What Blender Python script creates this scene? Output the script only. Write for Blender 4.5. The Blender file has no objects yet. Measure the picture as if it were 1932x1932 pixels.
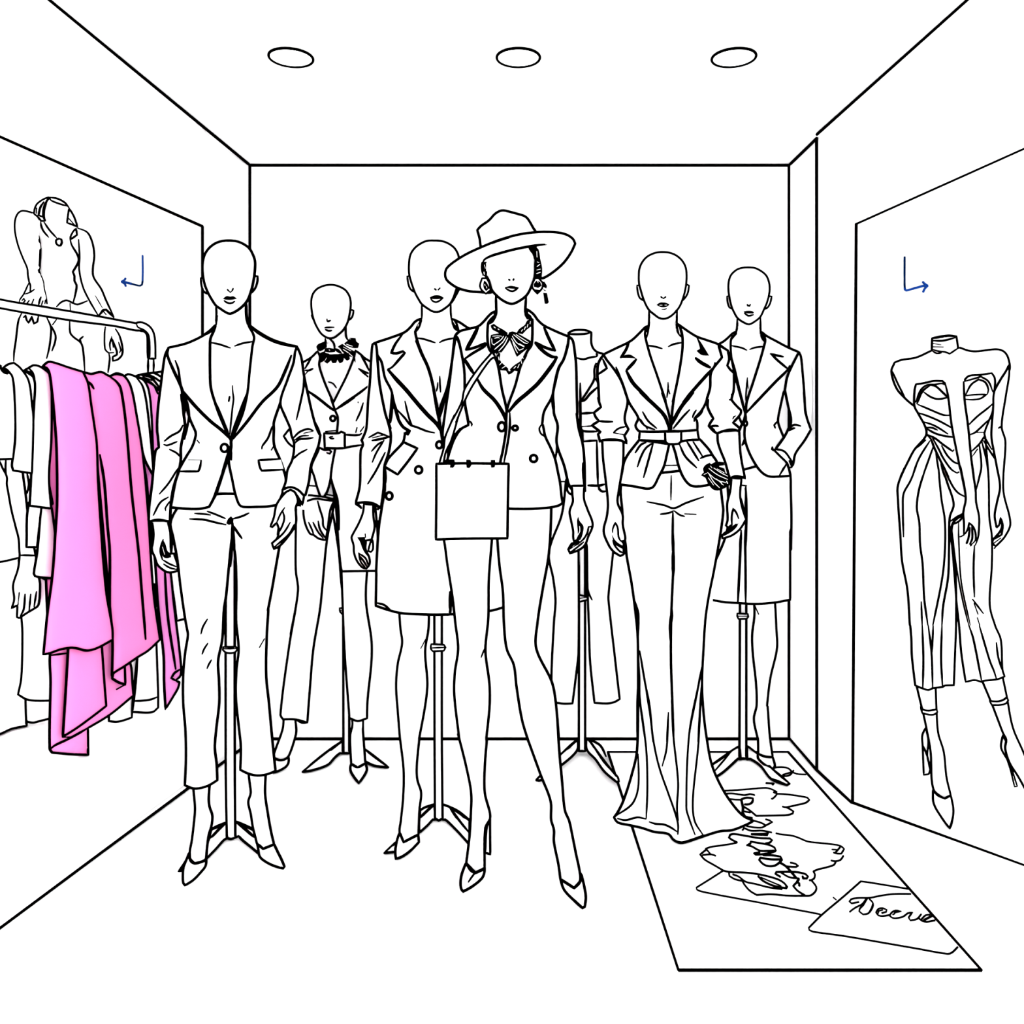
EXPO, WA = 2.2, .75
PINK, PINK2, LILAC = (.68,.174,.42), (.70,.197,.46), (.60,.185,.47)
import bpy, math
import numpy as np
from mathutils import Vector
from mathutils.geometry import delaunay_2d_cdt

S = bpy.context.scene
COL = S.collection
# ---------------------------------------------------------------- camera, light, exposure
F, CX, CY, H = 1620.0, 980.0, 800.0, 1.30      # focal length and vanishing point in pixels of the 1932 frame, eye height
cam_d = bpy.data.cameras.new('camera')
cam = bpy.data.objects.new('camera', cam_d); COL.objects.link(cam)
cam.location = (0, 0, H); cam.rotation_euler = (math.pi/2, 0, 0)
cam_d.sensor_width = 36.0; cam_d.lens = 36.0*F/1932.0
cam_d.shift_x = -(CX-966.0)/1932.0; cam_d.shift_y = -(966.0-CY)/1932.0
cam_d.clip_start = 0.05
S.camera = cam
w = bpy.data.worlds.new('daylight'); S.world = w; w.use_nodes = True
bg = w.node_tree.nodes['Background']; bg.inputs[0].default_value = (1, 1, 1, 1); bg.inputs[1].default_value = 1.0
S.view_settings.view_transform = 'Standard'; S.view_settings.look = 'None'
S.view_settings.gamma = 1.0; S.view_settings.use_curve_mapping = False
S.view_settings.exposure = EXPO
S.cycles.max_bounces = 4; S.cycles.diffuse_bounces = 4
def area_light(name, loc, size, energy, rot=(0, 0, 0)):
    d = bpy.data.lights.new(name, 'AREA'); d.shape = 'DISK'; d.size = size; d.energy = energy
    o = bpy.data.objects.new(name, d); o.location = loc; o.rotation_euler = rot; COL.objects.link(o); return o

def mat(name, col, rough=1.0, emit=0.0, noise=0.0):
    m = bpy.data.materials.new(name); m.use_nodes = True
    nt = m.node_tree; nt.nodes.remove(nt.nodes['Principled BSDF']); out = nt.nodes['Material Output']
    if emit:
        b = nt.nodes.new('ShaderNodeEmission'); b.inputs['Strength'].default_value = emit
    else:
        b = nt.nodes.new('ShaderNodeBsdfDiffuse'); b.inputs['Color'].default_value = (*col, 1)
    nt.links.new(b.outputs[0], out.inputs[0])
    if noise:
        n = nt.nodes.new('ShaderNodeTexNoise'); n.inputs['Scale'].default_value = 6; n.inputs['Detail'].default_value = 0
        tc = nt.nodes.new('ShaderNodeTexCoord'); nt.links.new(tc.outputs['Object'], n.inputs['Vector'])
        mx = nt.nodes.new('ShaderNodeMixRGB'); mx.inputs[1].default_value = (*col, 1)
        mx.inputs[2].default_value = (*[c*(1-noise) for c in col], 1)
        nt.links.new(n.outputs['Fac'], mx.inputs[0]); nt.links.new(mx.outputs[0], b.inputs['Color'])
    return m
M = {
 'white': mat('matt_white', (.97, .965, .97), noise=.01), 'wall': mat('white_paint', (.97, .97, .97), noise=.01),
 'ink': mat('black_ink', (0, 0, 0)), 'pink': mat('pink_cloth', PINK, noise=.03), 'pink_dark': mat('rose_cloth', PINK2, noise=.03), 'lilac': mat('lilac_cloth', LILAC, noise=.03),
 'blue': mat('blue_marker', (.004, .025, .15)), 'navy': mat('navy_marker', (.0, .004, .028)),
 'lamp': mat('lamp_lens', (1, 1, 1), emit=2.5)}

# ---------------------------------------------------------------- crop frames used while measuring the photograph
FR = dict(P=(0,0,1932), La=(0,350,300), Lb=(0,640,400), Lc=(0,1040,400), Aa=(260,430,400), Ab=(260,800,400), Ac=(260,1150,400),
 Ad=(300,1420,300), Ba=(510,520,250), Bb=(510,750,250), Ca=(650,380,300), Cb=(880,420,250), Cc=(650,600,250), Cd=(840,580,300),
 Ce=(640,780,300), Cf=(900,780,300), Cg=(560,1000,400), Ch=(840,1000,400), Ci=(540,1330,400), Cj=(840,1350,400), Ea=(1100,460,300),
 Eb=(1300,480,300), Ec=(1060,740,300), Ed=(1300,740,300), Ee=(1120,1000,400), Ef=(1120,1300,400), Eg=(1300,1440,300),
 Ia=(1632,600,300), Ib=(1632,880,300), Ic=(1532,1180,400), Ra=(1500,1530,400), Rb=(0,550,320), Rc=(780,380,350),
 Rd=(1660,460,150), Re=(480,60,150), Rf=(0,840,200))
def pts(s, dflt='P'):
    x0, y0, sz = FR[dflt]; out = []
    for t in s.split():
        if t in FR: x0, y0, sz = FR[t]; continue
        a, b = t.split(','); k = sz/1932.0
        out.append((x0+float(a)*k, y0+float(b)*k))
    return np.array(out, float)
def smooth(p, closed=False, step=4.0, ang=48):
    """Catmull-Rom through the measured points; kinks sharper than ang stay sharp."""
    n = len(p)
    if n < 3: 
        d = np.linalg.norm(p[1]-p[0]); k = max(1, int(d/(step*3)))
        return np.array([p[0]+(p[1]-p[0])*i/k for i in range(k+1)])
    def corner(i):
        a = p[i]-p[i-1]; b = p[(i+1) % n]-p[i]
        la, lb = np.linalg.norm(a), np.linalg.norm(b)
        if la < 1e-6 or lb < 1e-6: return True
        return math.degrees(math.acos(max(-1, min(1, float(a@b)/la/lb)))) > ang
    out = []; m = n if closed else n-1
    cor = [corner(i) if (closed or 0 < i < n-1) else True for i in range(n)]
    for i in range(m):
        p1, p2 = p[i], p[(i+1) % n]
        L = np.linalg.norm(p2-p1); k = max(1, int(round(L/step)))
        t1 = (p2-p1) if cor[i] else (p2-p[i-1])/(np.linalg.norm(p2-p1)+np.linalg.norm(p1-p[i-1]))*L
        q = p[(i+2) % n]
        t2 = (p2-p1) if cor[(i+1) % n] else (q-p1)/(np.linalg.norm(q-p2)+L)*L
        for j in range(k):
            t = j/k; t_2 = t*t; t_3 = t_2*t
            out.append((2*t_3-3*t_2+1)*p1+(t_3-2*t_2+t)*t1+(-2*t_3+3*t_2)*p2+(t_3-t_2)*t2)
    if not closed: out.append(p[-1])
    return np.array(out)
def ray(px, py, Y): return np.stack([(px-CX)/F*Y, Y, H-(py-CY)/F*Y], -1)
def dist_poly(q, poly):
    a = poly; b = np.roll(poly, -1, 0); ab = b-a; L = (ab**2).sum(1)+1e-12
    out = np.empty(len(q))
    for s in range(0, len(q), 400):
        c = q[s:s+400]; ap = c[:, None]-a[None]; t = np.clip((ap*ab).sum(2)/L, 0, 1)
        out[s:s+400] = np.sqrt(((ap-t[..., None]*ab)**2).sum(2).min(1))
    return out
def inside(q, poly):
    x, y = q[:, 0][:, None], q[:, 1][:, None]; a = poly; b = np.roll(poly, -1, 0)
    c = ((a[:, 1] > y) != (b[:, 1] > y)) & (x < (b[:, 0]-a[:, 0])*(y-a[:, 1])/(b[:, 1]-a[:, 1]+1e-12)+a[:, 0])
    return c.sum(1) % 2 == 1
STEP = 0.022
class Piece:
    def __init__(s, outline, layer=0, w=4.6, tf=.013, tb=.03, R=16, mat=None, raw=None):
        s.poly = smooth(pts(outline), True) if raw is None else raw
        s.layer, s.w, s.tf, s.tb, s.R, s.mat = layer, w, tf, tb, R, mat
    def h(s, d): return s.tf*np.sqrt(np.clip(1-(1-np.minimum(d, s.R)/s.R)**2, 0, 1))
class MB:
    def __init__(s): s.v = []; s.f = []; s.m = []; s.n = 0; s.mats = []
    def mi(s, name):
        if name not in s.mats: s.mats.append(name)
        return s.mats.index(name)
    def add(s, v, f, m):
        s.v.append(np.asarray(v, float)); k = s.mi(m)
        s.f += [tuple(int(i)+s.n for i in q) for q in f]; s.m += [k]*len(f); s.n += len(v)
    def tube(s, P, r, m='ink', sides=6, closed=False, caps=True):
        P = np.asarray(P, float); n = len(P)
        if n < 2: return
        r = np.full(n, r, float) if np.isscalar(r) else np.asarray(r, float)
        T = np.gradient(P, axis=0) if not closed else np.roll(P, -1, 0)-np.roll(P, 1, 0)
        T /= np.linalg.norm(T, axis=1)[:, None]+1e-12
        V = P-np.array([0, 0, H]); V /= np.linalg.norm(V, axis=1)[:, None]
        Sd = np.cross(T, V); l = np.linalg.norm(Sd, axis=1)[:, None]; Sd = np.where(l > 1e-4, Sd/(l+1e-9), [1, 0, 0])
        U = np.cross(Sd, T)
        vs = []
        for i in range(n):
            for k in range(sides):
                a = 2*math.pi*k/sides
                vs.append(P[i]+r[i]*(math.cos(a)*Sd[i]+math.sin(a)*U[i]))
        fs = []; m_ = n if closed else n-1
        for i in range(m_):
            j = (i+1) % n
            for k in range(sides):
                k2 = (k+1) % sides
                fs.append((i*sides+k, i*sides+k2, j*sides+k2, j*sides+k))
        if not closed and caps:
            vs.append(P[0]-T[0]*r[0]*.7); vs.append(P[-1]+T[-1]*r[-1]*.7); a, b = len(vs)-2, len(vs)-1
            for k in range(sides):
                k2 = (k+1) % sides
                fs.append((a, k2, k)); fs.append((b, (n-1)*sides+k, (n-1)*sides+k2))
        s.add(vs, fs, m)
    def box(s, lo, hi, m):
        x0, y0, z0 = lo; x1, y1, z1 = hi
        v = [(x0,y0,z0),(x1,y0,z0),(x1,y1,z0),(x0,y1,z0),(x0,y0,z1),(x1,y0,z1),(x1,y1,z1),(x0,y1,z1)]
        s.add(v, [(0,3,2,1),(4,5,6,7),(0,1,5,4),(1,2,6,5),(2,3,7,6),(3,0,4,7)], m)
    def obj(s, name, org=(0, 0, 0), parent=None, shade=True):
        me = bpy.data.meshes.new(name)
        V = np.concatenate(s.v)-np.array(org)
        me.from_pydata(V.tolist(), [], s.f)
        for n in s.mats: me.materials.append(M[n])
        me.polygons.foreach_set('material_index', s.m)
        if shade: me.polygons.foreach_set('use_smooth', [True]*len(me.polygons))
        me.update()
        o = bpy.data.objects.new(name, me); COL.objects.link(o)
        if parent is not None: o.parent = parent
        else: o.location = org
        return o
def cdt(poly, spacing):
    lo, hi = poly.min(0), poly.max(0)
    gx, gy = np.meshgrid(np.arange(lo[0]+spacing/2, hi[0], spacing), np.arange(lo[1]+spacing/2, hi[1], spacing))
    g = np.stack([gx.ravel(), gy.ravel()], 1)
    if len(g):
        g = g[inside(g, poly)]
        if len(g): g = g[dist_poly(g, poly) > spacing*.45]
    # ring a few pixels inside the rim so the edge rounds over
    a = np.roll(poly, 1, 0); b = np.roll(poly, -1, 0); t = b-a; t /= np.linalg.norm(t, axis=1)[:, None]+1e-9
    nrm = np.stack([-t[:, 1], t[:, 0]], 1); ring = []
    for off in (2.5,):
        for sg in (1, -1):
            q = poly+nrm*off*sg
            k = inside(q, poly)
            q = q[k]
            if len(q): q = q[dist_poly(q, poly) > off*.8]
            ring.append(q)
    allp = np.concatenate([poly, *[r for r in ring if len(r)], g]) if len(g) else np.concatenate([poly, *[r for r in ring if len(r)]])
    n = len(poly)
    r = delaunay_2d_cdt([Vector(p) for p in allp], [(i, (i+1) % n) for i in range(n)], [], 1, 1e-4)
    v = np.array([tuple(x) for x in r[0]]); f = r[2]
    return v, f
class Thing:
    def __init__(s, name, label, cat, Y, base, kx=0.0, zf=0.0, group=None, empty=True, zc=.008):
        s.Y, s.kx, s.zf, s.zc = Y, kx, zf, zc; s.org = np.array([(base-CX)/F*(Y+kx*base), Y+kx*base, zf])
        s.meta = (name, label, cat, group); s.root = None
        if empty:
            s.root = bpy.data.objects.new(name, None); COL.objects.link(s.root); s.root.location = s.org
            s.root.empty_display_size = .1; s.tag(s.root)
    def tag(s, o):
        _, l, c, g = s.meta; o['label'] = l; o['category'] = c
        if g: o['group'] = g
    def depth(s, px, py, off):
        y = s.Y+s.kx*px-off
        with np.errstate(divide='ignore', invalid='ignore'):
            lim = np.where(py > CY+5, (H-s.zf-s.zc)*F/np.maximum(py-CY, 1), 99)
        return np.minimum(y, lim)
    def surf(s, pieces, q, dl):
        off = np.full(len(q), dl*STEP, float)
        best = np.full(len(q), -9.)
        for p in pieces:
            k = inside(q, p.poly)
            if k.any():
                v = p.layer*STEP+p.h(dist_poly(q[k], p.poly)); best[k] = np.maximum(best[k], v)
        return np.where(best > -5, best, off)
    def part(s, name, pieces, lines=(), fills=(), whites=(), parent=None, label=None, mat='white', w=4.6, single=False, fr='P', tubes=()):
        mb = MB(); pc = []
        for p in pieces:
            if isinstance(p, (tuple, list)): p = Piece(p[0], **(p[1] if len(p) > 1 else {}))
            pc.append(p)
        for p in pc:
            poly = p.poly; ar = abs(np.sum(poly[:, 0]*np.roll(poly[:, 1], -1)-np.roll(poly[:, 0], -1)*poly[:, 1]))/2
            v, f = cdt(poly, min(14, max(2.5, math.sqrt(ar)/16)))
            if not len(f): continue
            d = dist_poly(v, poly); rim = d < 1e-2
            hf = p.h(d); hb = p.tb*np.sqrt(np.clip(1-(1-np.minimum(d, p.R*2)/(p.R*2))**2, 0, 1))
            Yf = s.depth(v[:, 0], v[:, 1], p.layer*STEP+hf); Yb = s.depth(v[:, 0], v[:, 1], p.layer*STEP-hb)
            Yb = np.where(Yb < Yf+1e-4, Yf+1e-4, Yb)
            A = ray(v[:, 0], v[:, 1], Yf); B = ray(v[:, 0], v[:, 1], Yb)
            clamp = (Yb <= s.depth(v[:, 0], v[:, 1], p.layer*STEP-hb)) & False
            n = len(v); idx = np.where(rim, np.arange(n), np.arange(n)+n)
            B[:, 2] = np.maximum(B[:, 2], s.zf+.002)
            mb.add(np.concatenate([A, B]), [t for t in f]+[tuple(idx[i] for i in reversed(t)) for t in f], p.mat or mat)
            if p.w: 
                q = poly; y = s.depth(q[:, 0], q[:, 1], p.layer*STEP+float(p.h(np.array([p.w*.55]))[0]))
                mb.tube(ray(q[:, 0], q[:, 1], y), (p.w+WA)/2/F*y, 'ink', closed=True)
        dl = max([p.layer for p in pc], default=0)
        def rd(l, d):                      # (string, width[, material])
            if isinstance(l, str): l = (l,)
            return l[0], (l[1] if len(l) > 1 else d)
        def draw(l, d, m, extra):
            st, ww = rd(l, d); q = smooth(pts(st, fr)); ww = ww+WA if m == 'ink' else max(.8, ww-1.2); r0 = ww/2/F*s.Y
            o = (s.surf(pc, q, dl) if isinstance(l, str) or len(l) < 3 else l[2]*STEP)+.0012+.5*r0+extra
            y = s.depth(q[:, 0], q[:, 1], o)
            k = len(q); r = ww/2/F*y; t = np.minimum(np.arange(k), np.arange(k)[::-1])/max(1, min(k/5, 6)); r = r*(.62+.38*np.clip(t, 0, 1))
            mb.tube(ray(q[:, 0], q[:, 1], y), r, m)
        for l in lines: draw(l, w, 'ink', 0)
        for fl in fills:
            poly = smooth(pts(fl, fr), True, 3.0); v, f = cdt(poly, 5)
            if len(f):
                o = s.surf(pc, v, dl); Yf = s.depth(v[:, 0], v[:, 1], o+.006); Yb = s.depth(v[:, 0], v[:, 1], o)+.0005
                n = len(v); rim = dist_poly(v, poly) < 1e-2; Yf = np.where(rim, np.minimum(Yb-.0003, s.depth(v[:,0], v[:,1], o+.003)), Yf)
                idx = np.where(rim, np.arange(n), np.arange(n)+n)
                mb.add(np.concatenate([ray(v[:, 0], v[:, 1], Yf), ray(v[:, 0], v[:, 1], Yb)]), list(f)+[tuple(idx[i] for i in reversed(t)) for t in f], 'ink')
        for l in whites: draw(l, 2.5, 'white', .007)
        par = parent if parent is not None else s.root
        if single:
            o = mb.obj(s.meta[0], s.org); s.tag(o)
        else:
            o = mb.obj(name, s.org, par)
            if label: o['label'] = label
        return o
    def button(s, cx, cy, rx, ry, fr, over, layer, parent, w=3.4, name='button'):
        """a ring-drawn button (crop coordinates), sitting at the given layer"""
        a = np.linspace(0, 2*math.pi, 25)[:-1]; x0, y0, sz = FR[fr]; k = sz/1932
        poly = np.stack([x0+(cx+rx*np.cos(a))*k, y0+(cy+ry*np.sin(a))*k], 1)
        return s.part(name, [Piece('', layer=layer, w=w+1.1, tf=.003, tb=.004, R=4, raw=poly)], parent=parent)
    def limb(s, joints, layer, **kw):
        """outline of a tapering limb through (x, y, half-width) joints, in pixels"""
        J = np.array([tuple(map(float, t.split(','))) for t in joints.split()])
        P = smooth(J[:, :2], step=8); tt = np.linspace(0, 1, len(P)); 
        cum = np.r_[0, np.cumsum(np.linalg.norm(np.diff(J[:, :2], axis=0), axis=1))]; cum /= cum[-1]
        cp = np.r_[0, np.cumsum(np.linalg.norm(np.diff(P, axis=0), axis=1))]; cp /= cp[-1]
        W = np.interp(cp, cum, J[:, 2]); T = np.gradient(P, axis=0); T /= np.linalg.norm(T, axis=1)[:, None]+1e-9
        N = np.stack([-T[:, 1], T[:, 0]], 1)
        return Piece('', layer=layer, w=0, raw=np.concatenate([P+N*W[:, None], (P-N*W[:, None])[::-1]]), **kw)
def stand(t, Yp, pole, feet, collar=None, lines=(), w=4.2, name='stand'):
    """pole and tripod foot behind a mannequin, standing at its own distance"""
    y0 = t.Y; t.Y = Yp
    o = t.part('stand', [Piece(pole, layer=0, w=w, tf=.006, tb=.02, R=6)]+[Piece(f_, layer=0, w=w, tf=.004, tb=.01, R=6) for f_ in feet], lines=lines, w=w)
    if collar: t.part('pole_collar', [Piece(collar[0], layer=1, w=3.2, tf=.005, R=5)], lines=[(collar[1], 2.6)], parent=o)
    t.Y = y0; return o
# ---------------------------------------------------------------- setting
ZC = 2.37
def quad(mb, a, b, c, d, m='wall'): mb.add([a, b, c, d], [(0, 1, 2, 3)], m)
def struct(o): o['kind'] = 'structure'; return o
def wline(mb, *P, w=5.0):
    P = [np.array(p, float) for p in P]
    for a, b in zip(P[:-1], P[1:]):
        k = 12; q = np.array([a+(b-a)*i/k for i in range(k+1)]); mb.tube(q, (w+WA)/2/F*q[:, 1], 'ink')
def slab(mb, pl, t, m='wall'):
    """thin solid slab from a planar polygon and a thickness vector"""
    n = len(pl); t = np.array(t); A = [np.array(p, float) for p in pl]; B = [p+t for p in A]
    mb.add(A+B, [tuple(range(n)), tuple(reversed(range(n, 2*n)))]+[(i, (i+1) % n, n+(i+1) % n, n+i) for i in range(n)], m)
def cl(px, py): Y = (ZC-.006-H)*F/(CY-py); return at(px, py, Y)
def at(px, py, Y): return ((px-CX)/F*Y, Y, H-(py-CY)/F*Y)
m = MB(); slab(m, [(-3.2, .9, 0), (3.2, .9, 0), (3.2, 3.62, 0), (-3.2, 3.62, 0)], (0, 0, -.06)); struct(m.obj('floor', shade=False))
m = MB(); slab(m, [(-3.2, .9, ZC), (3.2, .9, ZC), (3.2, 3.62, ZC), (-3.2, 3.62, ZC)], (0, 0, .06)); struct(m.obj('ceiling', shade=False))
YB = 3.535
bl, br = at(470, 1395, YB), at(1490, 1395, YB); tl, tr = at(470, 309, YB), at(1490, 309, YB)
m = MB(); slab(m, [(bl[0], YB, 0), (br[0], YB, 0), (tr[0], YB, ZC), (tl[0], YB, ZC)], (0, .06, 0))
e = .004
wline(m, (tl[0], YB-e, ZC-.006), (tr[0], YB-e, ZC-.006)); wline(m, (tl[0]+e, YB-e, ZC-.005), (bl[0]+e, YB-e, 0.006)); wline(m, (tr[0]-e, YB-e, ZC-.005), (br[0]-e, YB-e, .006))
wline(m, (bl[0], YB-e, .005), (br[0], YB-e, .005)); struct(m.obj('wall_back', shade=False))
def side_wall(name, s, c0, c1, c2, c3, top2, top3, cline, c3e, top3e, ce):
    """c0 room corner, c1 kink, c2 jamb foot, c3 where the threshold leaves the picture"""
    m = MB()
    def P(c, z): return np.array([c[0], c[1], z])
    out = np.array([.05*s, 0, 0])
    for a, b in ((c0, c1), (c1, c2)): slab(m, [P(a, 0), P(b, 0), P(b, ZC), P(a, ZC)], out)
    # wall above the display opening, from the ceiling line down to the slanting lintel
    slab(m, [P(c2, ZC), P(c2, top2), np.array(top3e), P(ce, ZC)], out)
    # end wall and outer wall of the display bay
    slab(m, [P((c2[0]+.02*s, YBAY), 0), P((3.15*s, YBAY), 0), P((3.15*s, YBAY), ZC), P((c2[0]+.02*s, YBAY), ZC)], (0, .05, 0))
    slab(m, [P((3.1*s, 1.2), 0), P((3.1*s, YBAY), 0), P((3.1*s, YBAY), ZC), P((3.1*s, 1.2), ZC)], out)
    return m
YBAY = 3.36
# right-hand wall
c0, c1, c2 = (br[0], YB), (at(1540, 1453, 3.225)[0], 3.225), (at(1608, 1515, 2.945)[0], 2.945)
t2 = at(1615, 422, 2.945); t3 = np.array(at(1932, 280, 2.528)); t3e = np.array(t2)+(t3-np.array(t2))*2.0
m = side_wall('wall_right', 1, c0, c1, c2, None, t2[2], t3, None, None, t3e, (1.125, 1.3))
wline(m, (tr[0]-.004, YB-.02, ZC-.006), cl(1541, 261)); wline(m, cl(1541, 254), cl(1825, 0), cl(1900, -67))
wline(m, at(1540.5, 254, 3.21), at(1541, 1453, 3.21)); wline(m, (br[0], YB-.01, .006), at(1541, 1453, 3.21), at(1607, 1515, 2.94))
wline(m, at(1615.5, 422, 2.935), at(1608.5, 1514, 2.935)); wline(m, t2, t3e)
f3 = np.array(at(1932, 1633, 2.5275)); f2 = np.array(at(1608, 1514, 2.94)); wline(m, f2, f2+(f3-f2)*1.6)
struct(m.obj('wall_right', shade=False))
# left-hand wall
c0, c1 = (bl[0], YB), (at(400, 1450, 3.24)[0], 3.24); c2 = (at(380, 1468, 3.065)[0], 3.065)
t2 = at(382, 427, 3.04); t3 = np.array(at(0, 258, 2.24)); t3e = np.array(t2)+(t3-np.array(t2))*1.7
m = side_wall('wall_left', -1, c0, c1, c2, None, t2[2], t3, None, None, t3e, (-1.245, 1.3))
wline(m, (tl[0]+.004, YB-.02, ZC-.006), cl(93, 0), cl(30, -52)); wline(m, at(382, 427, 3.04), at(382, 1468, 3.04)); wline(m, t2, t3e)
f2 = np.array((at(380, 1468, 3.15))); 
def fl(px, py, z=.007): 
    Y = (H-z)*F/(py-CY); return np.array(at(px, py, Y))
wline(m, fl(362, 1482), fl(180, 1617), fl(0, 1751), fl(-90, 1818)); wline(m, fl(362, 1482), fl(470, 1402))
struct(m.obj('wall_left', shade=False))
# raised floor of the left display bay (plain white, its front edge runs along the threshold)
PZ = .28
a, b = fl(360, 1483), fl(-140, 1855)
m = MB(); slab(m, [(a[0]-.03, a[1]+.02, PZ), (-1.2, YBAY-.01, PZ), (-3.09, YBAY-.01, PZ), (-3.09, b[1], PZ), (b[0]-.03, b[1], PZ)], (0, 0, -PZ+.002)); struct(m.obj('trim_1', shade=False))
# blue arrows marked on the end walls of the bays
def arrow(name, label, line, head, light, px):
    t = Thing(name, label, 'arrow', YBAY-.004, px, empty=False)
    mb = MB()
    def stroke(s_, w_, m_, dy=0):
        q = smooth(pts(s_)); y = np.full(len(q), YBAY-.004-dy); mb.tube(ray(q[:, 0], q[:, 1], y), (w_+1.2)/2/F*YBAY, m_)
    for a_ in line: stroke(*a_)
    for a_ in head: stroke(*a_)
    o = mb.obj(name, t.org); t.tag(o); o['kind'] = 'structure' if False else 'thing'; del o['kind']
arrow('arrow_mark', 'thin blue arrow on the right bay wall, bending right', [('Rd 603,315 603,1000 606,1070', 2.6, 'navy'), ('Rd 606,1070 615,1115 640,1135 690,1125 800,1092', 3.2, 'blue'), ('Rd 800,1092 1060,1022 1110,1015', 3.6, 'blue')],
      [('Rd 1045,920 1065,950 1110,985 1165,1020', 3.2, 'blue'), ('Rd 1052,1175 1080,1110 1110,1070 1165,1022', 3.2, 'blue')], 0, 1707)
arrow('arrow_mark', 'thin blue arrow on the left bay wall, bending left', [('La 1732,848 1734,1050 1732,1160', 2.2, 'blue'), ('La 1732,1160 1725,1205 1700,1218 1600,1195', 2.4, 'navy'), ('La 1600,1195 1540,1180 1475,1168', 3.4, 'blue')],
      [('La 1525,1125 1515,1145 1475,1168', 2.6, 'blue'), ('La 1528,1225 1518,1200 1475,1168', 2.6, 'blue')], 0, 268)
# downlights
for i, (px, lab) in enumerate(((549, 'round ceiling downlight nearest the left-hand wall'), (978, 'round ceiling downlight in the middle of the row'), (1384.5, 'round ceiling downlight nearest the right-hand wall'))):
    Y = (ZC-H)*F/(CY-106.5); c = np.array([(px-CX)/F*Y, Y, ZC]); r = 40.5/F*Y
    root = bpy.data.objects.new('ceiling_light', None); COL.objects.link(root); root.location = c
    root['label'] = lab; root['category'] = 'ceiling light'; root['group'] = 'row of three recessed ceiling downlights'
    a = np.linspace(0, 2*math.pi, 49)[:-1]; ring = c+np.stack([r*np.cos(a), r*np.sin(a)*1.02, -.004+0*a], 1)
    mb = MB(); mb.tube(ring, (4.6+WA)/2/F*Y, 'ink', closed=True); mb.obj('trim_ring', c, root)
    mb = MB(); lo = c+np.stack([.97*r*np.cos(a), .97*r*np.sin(a), -.003+0*a], 1); up = lo+[0, 0, .003]
    mb.add(np.concatenate([lo, up]), [tuple(range(48)), tuple(reversed(range(48, 96)))]+[(k, 48+k, 48+(k+1) % 48, (k+1) % 48) for k in range(48)], 'lamp'); mb.obj('lens', c, root, shade=False)
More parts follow.
